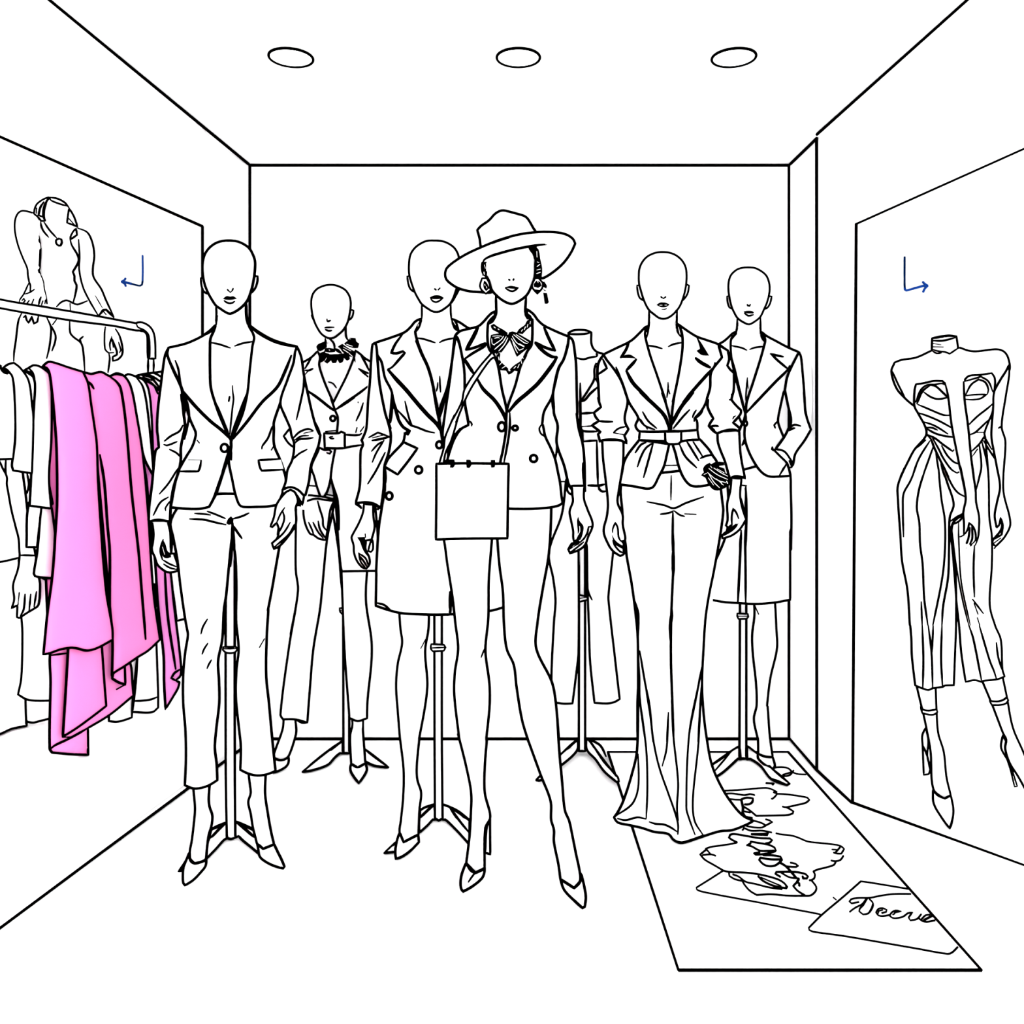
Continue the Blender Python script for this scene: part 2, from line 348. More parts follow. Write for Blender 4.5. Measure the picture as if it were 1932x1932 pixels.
# ================================================================ mannequin in blazer and trousers, front left
t = Thing('mannequin', 'bald mannequin in an open-neck single-button blazer and cropped trousers, left of the group', 'mannequin', 2.56, 433, group=None)
t.part('body', [
 ('Aa 712,640 716,780 712,880 660,960 560,1040 440,1110 420,1300 480,1600 640,1930 1100,1930 1250,1500 1330,1160 1250,1080 1100,1000 1030,940 992,880 985,640', dict(layer=0, w=0)),
 ('Ad 412,380 430,560 438,690 425,850 400,1060 375,1200 378,1290 430,1345 500,1330 572,1300 585,1150 605,1000 640,880 648,760 615,660 605,560 617,380', dict(layer=0, w=4.4, tf=.02)),
 ('Ad 1088,250 1105,390 1115,490 1085,600 1115,740 1140,900 1170,1020 1200,1120 1265,1180 1400,1120 1360,950 1320,720 1290,500 1297,250', dict(layer=0, w=4.4, tf=.02)),
 ('Aa 830,115 900,122 960,145 1015,185 1048,240 1068,300 1068,380 1060,450 1045,530 1025,600 1000,660 960,710 900,757 840,783 800,768 750,735 710,705 670,645 640,590 615,530 598,460 590,380 593,310 610,245 645,190 700,145 760,122', dict(layer=2, tf=.07, tb=.09, R=48, w=4.6)),
 ('Aa 600,455 574,458 580,520 598,575 640,605 640,520', dict(layer=1, w=4, R=5, tf=.006)),
 ('Aa 1060,440 1092,440 1090,490 1070,550 1030,598 1030,520', dict(layer=1, w=4, R=5, tf=.006)),
 t.limb('356,600,14 345,700,16 335,800,16 318,900,15 308,990,14', 0), t.limb('545,600,14 558,700,16 568,800,16 570,900,15 562,960,14', 0),
 t.limb('400,800,40 398,960,44 385,1080,34 382,1250,24 384,1400,20 384,1500,15', 0), t.limb('468,800,40 472,960,44 478,1080,34 480,1250,24 488,1400,20 500,1470,15', 0),
 ('Ab 105,880 128,960 130,1150 155,1210 180,1280 240,1335 290,1352 360,1340 365,1290 330,1180 305,1180 300,1000 290,880', dict(layer=3, w=4.2)),
 ('Ab 1345,625 1265,735 1240,850 1208,935 1225,940 1265,900 1285,960 1270,1040 1222,1085 1240,1140 1295,1110 1380,1010 1440,910 1440,760 1460,700 1430,620 1390,600', dict(layer=7, w=4.2)),
 ], lines=[('Aa 714,700 718,780 714,880', 4.6), ('Aa 988,680 988,780 1000,880', 5.5), ('Aa 668,1045 740,1060 845,1095', 3.6), ('Aa 880,1078 950,1053 1048,1035', 3.6),
  ('Aa 862,1435 866,1500 872,1560 862,1640 850,1760 838,1880', 3), ('Aa 837,1535 828,1582', 5.5), ('Aa 815,560 829,576', 4.8), ('Aa 869,550 861,572', 5), ('Aa 828,574 842,588 858,576', 2.8),
  ('Aa 785,662 810,680 842,688 866,682 884,668', 3.6), ('Aa 600,1000 600,470', 0.01),
  ('Ab 232,1050 215,1100 205,1160 225,1240', 3.6), ('Ab 225,1060 245,1110 262,1165 300,1190', 4), ('Ab 230,1240 290,1275 350,1300', 3.2), ('Ab 232,1275 290,1310 350,1325', 3.2),('Ab 130,900 140,1000 132,1120', 6), ('Ab 275,900 300,980 305,1180', 6),
  ('Ab 1340,760 1300,820 1265,900', 3.2), ('Ab 1320,790 1335,860 1310,940 1270,1010', 3.6), ('Ab 1280,915 1268,1010', 3), ('Ab 1390,895 1330,990 1230,1085', 3.6), ('Ab 1425,915 1380,1000 1245,1120', 3.6)],
 fills=['Aa 773,645 808,620 845,625 868,620 907,645 860,656 800,656', 'Ab 215,1100 250,1110 262,1180 300,1190 305,1215 260,1225 235,1215 210,1160', 'Ab 1450,660 1492,700 1488,755 1445,750'], whites=[('Ab 225,1120 245,1190', 1.6)])
tr = t.part('trousers', [('Ab 400,700 300,890 325,1040 360,1230 390,1480 430,1760 450,1870 Ac 458,230 432,400 415,600 415,850 435,1100 440,1350 430,1600 500,1628 560,1628 640,1605 725,1555 718,1400 702,1260 715,1090 742,850 740,650 732,470 770,270 785,0 Ab 805,1560 830,1300 850,1100 864,1000 872,1100 890,1200 900,1500 Ac 897,100 920,360 900,550 895,800 925,1100 940,1250 935,1460 1010,1495 1090,1512 1180,1500 1255,1470 1225,1180 1195,850 1170,600 1175,250 1190,0 Ab 1185,1700 1220,1520 1290,1120 1350,800 1300,650 1000,640 700,640', dict(layer=1, R=26, tf=.016))],
 lines=[('Ab 470,865 600,872 720,900 805,918', 4), ('Ab 515,815 600,820 665,830', 3.4), ('Ab 630,795 700,820 800,862', 3.6), ('Ab 865,865 950,840 1015,810', 4), ('Ab 872,930 910,990 950,1045', 4.4),
  ('Ac 635,85 592,160 575,225', 3.4), ('Ac 640,305 604,360 585,410', 3.4), ('Ac 672,457 647,500 630,540', 3.4), ('Ac 1155,265 1107,348', 3.4), ('Ab 860,900 858,1050 845,1300', 5), ('Ab 866,900 880,1100 895,1400', 4)],
 fills=['Ab 820,865 850,838 872,870 868,905 830,922 805,905'])
s_ = t.part('shoe', [('Ad 372,1200 330,1310 297,1400 290,1500 296,1585 318,1612 420,1545 520,1440 565,1380 578,1305 500,1332 440,1345 395,1325 376,1290', dict(layer=6.4, tf=.03, R=20, w=4.6))], lines=[('Ad 372,1200 320,1320 236,1445 275,1440', 4)], fills=['Ad 330,1310 290,1370 234,1446 275,1440 297,1440'])
s_ = t.part('shoe', [('Ad 1197,1110 1265,1168 1400,1115 1445,1210 1490,1300 1525,1385 1510,1406 1400,1375 1290,1320 1225,1262 1208,1180', dict(layer=2, tf=.03, R=20, w=4.6))])
bz = t.part('blazer', [
 ('Aa 712,880 660,935 590,985 450,1050 280,1092 265,1150 320,1280 405,1470 440,1610 475,1740 528,1860 Ab 530,100 500,200 440,300 375,420 345,520 320,650 300,760 450,772 570,772 650,755 690,680 740,540 790,400 830,300 853,220 850,150 Aa 830,1900 750,1720 700,1580 665,1450 658,1300 658,1100 662,1010 690,945', dict(layer=2, w=4.8)),
 ('Aa 1005,878 1110,955 1230,1020 1350,1060 1452,1080 1435,1130 1420,1230 1370,1370 1300,1590 1240,1770 Ab 1240,40 1242,190 1290,310 1330,420 1350,520 1300,680 1265,738 1180,752 1090,755 960,755 925,735 890,640 860,500 830,330 850,210 850,150 Aa 900,1830 960,1680 1000,1500 1020,1300 1045,1080 1060,990 1015,900', dict(layer=2, w=4.8))],
 lines=[('Aa 405,1480 520,1620 660,1760 760,1840 850,1930', 6), ('Aa 1400,1160 1340,1310 1270,1450 1130,1590 1000,1760 868,1922', 5.6), ('Aa 705,890 660,940 600,980', 6.5), ('Aa 1010,885 1110,960 1230,1025 1345,1062 1445,1082', 7),
  ('Aa 1010,890 1050,960 1062,1010', 5), ('Ab 540,148 563,175', 3.4), ('Ab 1225,20 1185,130 1132,205 1130,230', 4), ('Ab 1245,190 1215,240', 4), ('Ab 655,750 720,610 850,190', 6), ('Ab 845,200 852,330', 5), ('Aa 700,1580 830,1900', 6.5), ('Aa 1000,1500 850,1910', 6.5)], fills=['Ab 820,120 850,150 870,125 862,170 850,185'])
for pk in (('Ab 440,326 578,328 565,400 550,432 380,432', [('Ab 578,328 565,400 550,432 378,432', 4.2), ('Ab 460,326 570,328', 1.6)]), ('Ab 1300,318 1100,330 1115,400 1130,425 1330,415', [('Ab 1300,318 1100,330 1115,400 1130,425 1330,415', 4.4)])):
    t.part('pocket_flap', [(pk[0], dict(layer=2.75, w=0, tf=.003, R=3))], lines=pk[1], parent=bz)
t.button(790, 218, 32, 36, 'Ab', 0, 2.8, bz, w=4)
t.part('sleeve', [('Aa 280,1092 250,1160 230,1280 210,1440 190,1600 178,1750 178,1860 Ab 183,100 193,213 165,240 145,400 130,560 105,760 100,890 185,872 293,890 300,750 310,660 330,560 375,420 392,320 392,220 410,120 430,20 Aa 418,1700 405,1560 400,1470 320,1290 268,1150', dict(layer=4, w=4.8))],
 lines=[('Aa 340,1205 370,1290 385,1400 405,1490', 4), ('Aa 390,1515 405,1600 430,1640 418,1720', 3.6), ('Aa 420,1500 455,1620 466,1720 445,1840 425,1930', 4.2), ('Ab 410,10 380,65 300,110 240,158', 4), ('Ab 235,185 265,195 360,160', 3.6), ('Ab 285,230 350,262 388,300', 3.6), ('Ab 365,405 280,540 195,640', 3.6), ('Ab 280,665 205,715 140,835', 3.6), ('Ab 290,705 250,770 255,792', 3)], fills=['Aa 400,1590 432,1640 455,1640 420,1530'], parent=bz)
sl = t.part('sleeve', [('Aa 1452,1080 1490,1180 1512,1330 1545,1490 1580,1650 1620,1800 1655,1880 Ab 1664,100 1645,200 1580,370 1560,520 1528,650 1500,640 1430,590 1370,578 1318,610 1350,520 1365,420 1410,320 1425,180 1400,100 1390,40 Aa 1345,1720 1300,1590 1370,1370 1420,1230 1435,1130', dict(layer=4, w=4.6)),
  ('Ab 1385,40 1330,110 1370,170 1412,208 1430,180 1400,90', dict(layer=3, w=4))],
 lines=[('Aa 1512,1340 1510,1450 1480,1600 1445,1750', 4), ('Aa 1300,1620 1330,1700 1370,1780', 3), ('Ab 1415,130 1470,75 1550,45 1600,60', 4), ('Ab 1510,85 1600,65', 3), ('Ab 1425,150 1490,110 1560,107', 3), ('Ab 1430,175 1470,140 1530,135 1600,125', 4), ('Ab 1410,325 1470,270 1545,230', 3.6)], parent=bz)
t.part('cuff', [('Ab 1318,600 1390,575 1460,600 1515,655 1500,740 1480,700 1440,640 1385,610 1320,640', dict(layer=5.2, w=4.2))], parent=sl)
stand(t, 2.69, 'P 425.8,990 443,990 443,1450 444,1580 436,1583 428,1581 426,1450', ['Ad 825,845 700,895 640,935 612,1040 560,1200 560,1300 600,1265 700,1160 790,1060 830,1038', 'Ad 930,835 1060,890 1150,945 1190,1100 1215,1230 1120,1150 1010,1060 965,1012 930,1035'],
 ('Ac 780,340 895,340 906,365 890,388 840,398 800,390 775,368', 'Ac 780,358 902,356'), lines=[('Ad 820,850 760,900 620,1045', 5), ('Ad 935,840 1000,890 1160,1030', 5), ('Ad 760,890 640,940', 4), ('Ad 1040,895 1150,950', 4)])
# ================================================================ mannequin with ruffled scarf and belt, behind
t = Thing('mannequin', 'bald mannequin with black ruffled scarf and buckled belt, behind the left front one', 'mannequin', 3.28, 640)
t.part('body', [
 ('Ba 800,860 812,1050 640,1180 620,1500 700,1900 1200,1900 1300,1400 1240,1140 1135,945 1110,900 1105,720', dict(layer=0, w=0)),
 ('Ba 885,133 950,140 1040,175 1100,215 1150,290 1172,370 1172,460 1160,540 1135,660 1100,740 1050,810 980,870 930,905 870,915 810,898 740,845 690,770 650,690 620,600 605,520 597,440 600,340 625,260 680,195 760,155 820,138', dict(layer=3, tf=.07, tb=.09, R=36, w=3.6)),
 ('Ba 1160,500 1195,500 1214,512 1208,560 1190,610 1145,655 1140,560', dict(layer=1, w=3.4, R=4, tf=.005)),
 ('Ac 1330,980 1320,1090 1240,1320 1245,1350 1290,1372 1340,1365 1375,1335 1430,1180 1445,1100 1430,980', dict(layer=0, w=4)),
 ('Ci 600,120 605,180 584,270 585,400 592,540 650,572 722,535 708,350 700,240 700,120', dict(layer=0, w=4)),
 ('Ab 1513,690 1510,820 1530,920 1570,1000 1600,1010 1650,1045 1712,1057 1728,975 1755,780 1790,700 1700,680 1620,680', dict(layer=4, w=3.8)),
 t.limb('600,760,14 592,850,13 590,940,12', 0), t.limb('608,880,24 590,1050,20 570,1200,18 545,1380,12', 0), t.limb('665,880,24 680,1050,20 685,1200,16 675,1380,12', 0),
 ], lines=[('Ba 1105,740 1100,820 1110,900 1135,945', 4), ('Ba 800,915 808,980 812,1050', 3.6), ('Ba 860,920 915,970 935,1020 935,1070', 3.6), ('Ba 825,630 828,668', 3.8), ('Ba 828,670 850,665 882,652', 3.8), ('Ba 800,785 845,804 900,800', 3.6), ('Ba 845,1550 910,1570 965,1640', 2.6),
  ('Ab 1555,893 1590,970 1602,1008', 3), ('Ab 1595,893 1640,980 1690,1040', 3.2), ('Ab 1643,883 1660,960 1715,1048', 3.4), ('Ab 1638,700 1660,780 1685,860 1690,930 1725,975', 3.6)],
 fills=['Ba 782,760 812,742 880,740 942,746 935,762 860,768 792,772', 'Ba 598,556 588,578 605,630 640,690 618,610'])
t.part('scarf', [('Ba 805,958 740,985 690,1010 675,1040 690,1080 720,1100 760,1085 805,1050', dict(layer=4, w=1, mat='ink', R=6)), ('Ba 800,1065 860,1060 940,1075 940,1110 860,1115 790,1105', dict(layer=4, w=1, mat='ink', R=5)),
 ('Ba 730,1130 800,1105 860,1150 940,1150 1030,1145 1140,1130 1155,1215 1120,1235 1070,1195 1055,1250 1015,1275 978,1220 955,1268 910,1272 885,1230 828,1278 790,1250 800,1228 735,1265 722,1200', dict(layer=5, w=1, mat='ink', R=6)),
 ('Ba 1080,990 1130,955 1160,912 1240,915 1248,960 1292,992 1275,1052 1230,1055 1120,1020', dict(layer=5, w=1, mat='ink', R=6)),
 ('Ba 990,1035 1050,1000 1130,1060 1215,1100 1230,1190 1238,1265 1210,1190 1130,1160 1060,1110', dict(layer=4, w=1, mat='ink', R=6)), ('Ba 945,1060 1000,1080 1045,1135 1010,1130 950,1090', dict(layer=4, w=1, mat='ink', R=4))], mat='ink',
 whites=[('Ba 805,1118 860,1132 1000,1138', 3), ('Ba 1010,1055 1040,1100', 2), ('Ba 1060,1075 1130,1120 1200,1180', 2.4), ('Ba 1065,1040 1100,1060 1180,1100', 2), ('Ba 1110,1000 1160,1020 1200,1030', 2.2), ('Ba 1150,920 1170,925', 2), ('Ba 855,1080 868,1090', 2.4), ('Ba 820,1200 800,1235', 1.6)])  # white strokes are highlights painted onto the black ruffles
t.part('trousers', [('Bb 600,1000 560,1200 P 574,905 560,950 P 558,1000 Ab 1440,940 1440,1330 1460,1520 1390,1932 Ac 1438,0 1380,330 1300,960 1325,1000 1440,1002 1545,1030 1570,700 1600,360 1660,0 Ab 1680,1500 1725,1050 1790,700 1760,500 1650,300', dict(layer=1, w=4)),
 ('Cg 405,300 415,600 430,1000 445,1250 480,1712 555,1740 640,1715 645,1550 680,1200 680,1000 630,640 645,300', dict(layer=1, w=4))], lines=[('Ab 1770,760 1800,950 1830,1150 1850,1400 Cg 410,560', 4), ('Ac 1440,1004 1500,1035 1545,1032', 3)])
t.part('shoe', [('Ac 1230,1350 1290,1372 1340,1365 1375,1340 1372,1400 1340,1440 1250,1482 1200,1480', dict(layer=2, w=4.2, tf=.02))])
t.part('shoe', [('Ci 590,535 650,572 722,532 735,590 700,660 662,712 620,660 585,595', dict(layer=2, w=4.6, tf=.02))])
bz = t.part('coat', [('Ba 690,1100 600,1190 475,1265 440,1500 545,1680 545,1932 Bb 550,0 600,250 720,520 710,740 600,1010 640,1150 680,1300 740,1470 768,1470 830,1370 880,1180 900,1000 945,750 975,480 985,290 950,200 880,0 Ba 920,1850 830,1650 760,1470 712,1300 725,1190', dict(layer=2, w=4)),
 ('Ba 1240,1090 1320,1150 1380,1205 1475,1260 1480,1700 1440,1932 Bb 1450,300 1400,600 1380,740 P 700,900 712,1000 P 712,1077 P 645,1078 Ab 1850,1300 1830,1100 1800,700 1765,510 Bb 880,1180 900,1000 945,750 975,480 985,290 950,200 880,0 Ba 920,1850 1000,1690 1110,1470 1215,1210', dict(layer=2, w=4))],
 lines=[('Ba 545,1680 700,1790 880,1932 Bb 950,200', 5), ('Ba 1440,1600 1300,1710 975,1932', 4.4), ('Bb 1230,0 950,178', 4.4), ('Bb 1355,75 1320,190 1250,345', 3.4), ('Bb 1265,435 1245,512', 3.6), ('Bb 1385,400 1310,500', 3.4), ('Bb 1278,60 1281,80', 3),
  ('Ba 600,1195 505,1355', 4), ('Ba 505,1380 550,1385 625,1357', 3.8), ('Ba 550,1392 510,1440', 3), ('Ba 1320,1160 1380,1260 1440,1385', 4), ('Ba 1285,1355 1370,1400 1445,1430', 3.6), ('Ba 1290,1360 1445,1492', 3.6), ('Bb 570,1285 665,1292', 4), ('Bb 820,1412 920,1432', 4),('Bb 885,1180 930,1350 975,1500 1000,1932',5.5), ('Cg 355,0 385,200 400,370',5)])
be = t.part('belt', [('Bb 700,600 790,520 1000,520 1090,540 1200,550 1330,530 1350,600 1345,690 1200,715 1090,735 950,748 790,745 700,722', dict(layer=3, w=0, tf=.005, R=5))], lines=[('Bb 1090,540 1200,550 1300,545 1335,522', 4), ('Bb 1345,690 1200,712 1090,733 950,748', 4), ('Bb 800,495 980,480', 3.6), ('Bb 700,722 790,765 860,762 888,790 865,820 820,805', 4)], parent=bz)
t.part('buckle', [('Bb 785,522 1000,520 1035,498 1085,520 1085,738 950,742 795,735', dict(layer=3.8, w=4.2, tf=.004, R=4))], lines=[('Bb 855,578 880,595 930,600', 3.4), ('Bb 870,572 912,568', 3)], parent=be)
t.button(912, 305, 36, 38, 'Bb', 0, 3, bz, w=3.4)
t.part('cuff', [('Ab 1512,672 1545,650 1620,655 1700,665 1800,690 1795,702 1700,690 1620,680 1515,710', dict(layer=5, w=3.6, R=4, tf=.004))], parent=bz)
stand(t, 3.40, 'P 646,1000 659,1000 659,1421 648,1421 647.5,1200', ['Ci 515,325 330,465 150,610 240,595 380,545 440,482 490,440 515,440', 'Ci 640,380 715,405 930,568 850,562 780,545 640,470'],
 ('Cg 390,712 425,712 428,745 410,765 395,745', 'Cg 395,735 425,735'), lines=[('Ci 515,325 330,462 160,602', 5.4), ('Ci 720,410 810,480 925,565', 5.4)])
# ================================================================ mannequin in long double-breasted coat, centre
t = Thing('mannequin', 'bald mannequin in a long coat with large buttons, half behind the hatted one', 'mannequin', 2.70, 822)
t.part('body', [
 ('Ca 938,1200 940,1420 800,1560 P 760,690 P 790,830 P 860,830 P 900,690 Ca 1400,1570 1300,1440 1290,1200', dict(layer=0, w=0)),
 ('Ca 1095,475 1170,480 1250,505 1330,560 1375,630 1395,710 1405,800 1400,900 1380,1010 1355,1080 1320,1180 1280,1250 1220,1300 1150,1340 1080,1340 1030,1315 940,1250 900,1190 855,1105 810,980 785,880 783,760 800,650 850,570 920,515 1000,480', dict(layer=2, tf=.07, tb=.09, R=45, w=3.8)),
 ('Ca 795,905 762,912 775,1000 800,1065 850,1105 850,1020', dict(layer=1, w=3.6, R=4, tf=.005)),
 ('Ca 1340,1100 1400,1070 1430,1000 1390,980', dict(layer=1, w=3.6, R=4, tf=.005)),
 ('Ce 300,1100 290,1200 240,1330 165,1470 150,1510 175,1600 180,1690 215,1790 280,1870 330,1885 370,1830 365,1750 320,1650 325,1545 395,1530 430,1380 415,1250 412,1110', dict(layer=5, w=4)),
 ('Ce 395,1520 375,1580 352,1670 385,1685 410,1650 408,1560', dict(layer=5, w=3.6, R=4, tf=.006)),
 ('Cg 930,700 945,900 960,1030 920,1220 905,1420 920,1650 940,1900 Ci 1038,310 1070,600 1065,850 1045,1050 1033,1160 1070,1250 1205,1185 1215,950 1230,800 1195,680 1190,560 1215,290 Cg 1115,1900 1170,1600 1190,1400 1170,1100 1200,900 1205,700', dict(layer=0, w=4.2, tf=.02)),
 t.limb('710,680,12 700,800,12 688,920,11 690,960,10', 0), t.limb('790,900,32 782,1050,28 780,1150,24', 0), t.limb('880,700,12 880,800,12 878,900,12',0), t.limb('850,900,30 880,1050,28 890,1200,22 898,1400,14 895,1500,10', -1),
 ], lines=[('Ca 938,1240 940,1330 938,1430', 3.8), ('Ca 1292,1240 1290,1330 1300,1440', 3.8), ('Ca 890,1660 960,1672 1105,1718', 3.6), ('Ca 1152,1716 1200,1690 1270,1672 1335,1658', 3.6), ('Ca 1395,1075 1350,1150 1300,1240', 3.6),
  ('Ca 1092,1060 1114,1077', 5.4), ('Ca 1162,1050 1136,1077', 4.2), ('Ca 1045,1180 1070,1210 1110,1225 1150,1210 1200,1172', 3.2), ('Cc 1388,845 1392,960 1400,1085', 3.2), ('Cc 1360,935 1355,1010 1340,1070', 2.6),
  ('Ce 240,1700 320,1760 355,1850', 3.4), ('Ce 235,1690 260,1800 320,1875', 3.2), ('Ce 250,1735 300,1800 335,1860', 3.6), ('Ce 315,1460 320,1510', 3.4), ('Cg 1175,995 1128,1082', 2.8), ('Ce 380,1560 408,1580', 2.6)],
 fills=['Ca 1028,1168 1080,1142 1120,1138 1160,1142 1205,1168 1160,1186 1060,1186', 'Ce 213,1503 312,1500 320,1560 312,1620 340,1690 370,1760 320,1710 280,1640 250,1560'], whites=[('Ce 240,1560 255,1670', 2.4)])
t.part('shoe', [('Ci 1033,1160 1070,1250 1203,1182 1210,1250 1130,1330 1050,1385 998,1402 995,1330 1008,1240', dict(layer=3.5, w=4.6, tf=.03)), ('Ci 1005,1245 895,1350 990,1338 998,1290', dict(layer=3, w=4.4, R=4, tf=.006))])
ct = t.part('coat', [
 ('Ca 925,1425 860,1460 800,1530 730,1590 550,1660 380,1715 Cc 470,520 540,640 590,870 680,1050 710,1180 760,1400 790,1480 860,1590 940,1655 Ce 800,240 775,350 640,500 550,640 555,900 520,1130 480,1400 450,1900 Cg 725,400 720,690 850,733 960,758 1200,770 1395,770 1410,600 P 862,900 P 858,870 Cc 1450,1850 1430,1790 1390,1550 1350,1290 1290,1000 1220,720 1130,520 1060,330 1030,200 Ca 870,1560 928,1450', dict(layer=1, w=4.8)),
 ('Ca 1305,1425 1400,1470 1520,1545 1640,1560 P 950,640 P 960,1000 P 953,1145 Cg 1755,737 1390,770 P 855,900 Cc 1440,1850 1390,1550 1385,1350 1500,1000 1570,600 1610,270 Ca 1390,1575 1340,1540', dict(layer=.6, w=4.6))],
 lines=[('Cc 850,230 740,380 680,510 760,515 850,485 880,510 800,600 690,720 630,748', 5), ('Cc 630,748 760,900 900,1050 1050,1230 1200,1400 1330,1530 1400,1640', 7.5), ('Cc 1040,330 1130,530 1220,730 1290,1000 1380,1520', 6), ('Cc 880,1210 930,1420 980,1560 1020,1590', 3.6),
  ('Cc 760,1330 880,1460 960,1560 1050,1590 1200,1650 1315,1675', 4), ('Ce 860,215 835,258 800,245', 4), ('Ce 800,240 778,345', 4.4), ('Cg 1395,560 1396,765', 5), ('Cg 725,665 790,680 850,725', 4), ('Cc 690,1100 695,1200 665,1530', 7), ('Cc 715,1200 790,1480 860,1590 960,1650', 6.5), ('Ce 550,640 560,800 535,1000', 5.5), ('Cg 1230,770 1330,772', 4), ('Cc 1320,1190 1380,1360', 3)],
 fills=['Ca 928,1440 880,1500 855,1560 878,1590 920,1530 945,1450', 'Ca 1303,1428 1300,1490 1340,1540 1400,1580 1390,1530 1365,1465', 'Cc 1530,940 1490,1060 1420,1230 1383,1330 1392,1480 1440,1340 1500,1080', 'Ce 775,235 795,225 820,245 800,270', 'Cc 1330,1530 1400,1650 1410,1560 1385,1480'],
 whites=[('Ca 900,1490 885,1540', 1.6), ('Ca 1320,1450 1350,1500', 2.2)])
t.part('pocket_flap', [('Ce 785,350 870,390 950,425 830,590 710,742 550,645 590,560 640,500', dict(layer=1.8, w=4.8, tf=.004, R=4))], parent=ct)
for b in ((965, 686, 42, 44), (608, 1003, 38, 44), (1215, 382, 36, 42)): t.button(*b, 'Ce', 0, 2.0, ct, w=4)
t.part('sleeve', [('Cc 430,365 410,385 392,560 370,950 345,1200 320,1600 290,1700 245,1790 Ce 275,330 290,380 262,450 250,880 200,1090 330,1080 430,1100 508,1150 540,900 550,640 600,480 628,280 600,130 560,0 Cc 510,950 480,600 460,390', dict(layer=3, w=4.8))],
 lines=[('Ce 355,295 470,232 520,250 605,280', 3.6), ('Ce 400,298 530,265', 3), ('Ce 395,330 500,312 610,285', 4.4), ('Ce 390,463 460,385 525,340', 3.6), ('Ce 400,597 450,480 545,325', 3.6), ('Ce 345,860 450,690 560,470', 4), ('Ce 195,1100 240,1120 272,1155', 5), ('Cc 640,1500 680,1615', 5)],
 fills=['Ce 415,1150 500,1150 480,1178 425,1175', 'Ce 440,1130 505,1145 500,1165 465,1150', 'Ce 430,1298 480,1298 472,1390 455,1370'], parent=ct)
stand(t, 2.82, 'Cg 1253,700 1322,700 1322,1900 Ci 1425,1035 1390,1053 1355,1035 Cg 1255,1900', ['Ci 1350,905 1260,935 1222,960 1212,1060 1212,1165 1290,1095 1335,1045 1360,1045', 'Ci 1425,905 1490,930 1570,970 1670,1050 1668,1270 1550,1140 1450,1045 1425,1045'],
 ('Cg 1225,1040 1340,1045 1356,1070 1340,1100 1240,1105 1220,1080', 'Cg 1228,1075 1352,1070'), lines=[('Ci 1350,910 1300,950 1217,1030', 5), ('Ci 1490,935 1580,1060 1665,1165', 5), ('Ci 1500,935 1580,985 1668,1060', 5)])
# ================================================================ mannequin in hat, front centre
t = Thing('mannequin', 'mannequin in a wide-brimmed hat, bow scarf and double-breasted jacket, front centre', 'mannequin', 2.43, 960)
t.part('body', [
 ('Rc 860,900 862,1180 790,1270 780,1500 P 915,760 P 960,800 P 1000,740 Rc 1240,1400 1235,1220 1172,1180 1178,900', dict(layer=0, w=0)),
 ('Rc 720,640 722,740 765,790 790,840 812,915 860,975 940,1038 1020,1068 1080,1050 1175,982 1230,885 1265,780 1272,640 1275,560 1200,470 1000,400 800,480', dict(layer=3, tf=.06, tb=.09, R=40, w=4.6)),
 ('Cg 1300,-20 1340,90 1370,300 1420,620 1445,850 1470,1080 1440,1300 1435,1500 1480,1900 Ci 1565,260 1640,560 1685,800 1682,1000 1670,1200 1640,1440 1725,1530 1808,1485 1815,1120 1860,1020 1810,800 1810,560 1830,300 Cg 1725,1920 1757,1600 1755,1400 1722,1150 1720,1050 1745,800 1750,450 1780,60 1780,-20', dict(layer=0, w=4.6, tf=.02)),
 ('Ch 455,-330 475,90 495,330 525,560 535,850 560,1080 625,1230 650,1430 700,1730 760,1932 Cj 750,210 870,540 960,780 965,950 990,1040 990,1150 1030,1350 1050,1495 1175,1570 1227,1510 1227,1430 1190,1250 1150,1050 1130,960 1090,860 1065,600 1040,330 1020,0 Ch 1035,1900 1005,1550 970,1380 830,1080 840,850 890,530 940,250 960,0 970,-330', dict(layer=0, w=4.8, tf=.02)),
 ('Cf 1152,880 1160,1000 1165,1070 1125,1190 1140,1290 1168,1430 1168,1500 1175,1548 1225,1545 1245,1568 1150,1580 1108,1650 1130,1702 1240,1657 1310,1600 1350,1500 1405,1350 1340,1160 1300,1040 1302,880', dict(layer=4, w=4.2)),
 t.limb('872,670,13 868,760,13 855,840,12 850,900,12', 0), t.limb('1065,680,15 1060,800,15 1085,900,13', 0),
 ], lines=[('Rc 858,975 862,1100 860,1180 838,1225', 5), ('Rc 1175,985 1168,1080 1168,1170 1190,1225', 5), ('Rc 992,811 1005,822', 6), ('Rc 1047,806 1038,822', 6), ('Rc 955,902 1000,930 1030,937 1065,922 1095,898', 3.6),
  ('Cf 1400,1370 1355,1380 1340,1450 1300,1520 1250,1568', 3.6), ('Cf 1240,1580 1125,1650', 3.4), ('Cf 1300,1560 1200,1640 1130,1690', 3.2), ('Cg 1722,1060 1700,1110 1678,1165', 2.8)],
 fills=['Rc 946,895 1010,877 1060,884 1098,897 1060,912 990,905', 'Cf 1233,1243 1245,1300 1295,1370 1282,1480 1255,1540 1200,1538 1222,1480 1213,1300', 'Cf 1155,1578 1240,1572 1180,1605 1115,1650 1120,1605'], whites=[('Cf 1245,1370 1250,1430 1210,1500', 2)])
t.part('hair', [('Rc 715,640 760,630 770,680 760,770 720,772 713,700', dict(layer=4.4, w=1, mat='ink', R=5, tf=.006))], whites=[('Rc 735,735 738,760', 3), ('Rc 740,660 750,700', 1.6)], mat='ink')  # the hair's highlight is painted on in white strokes
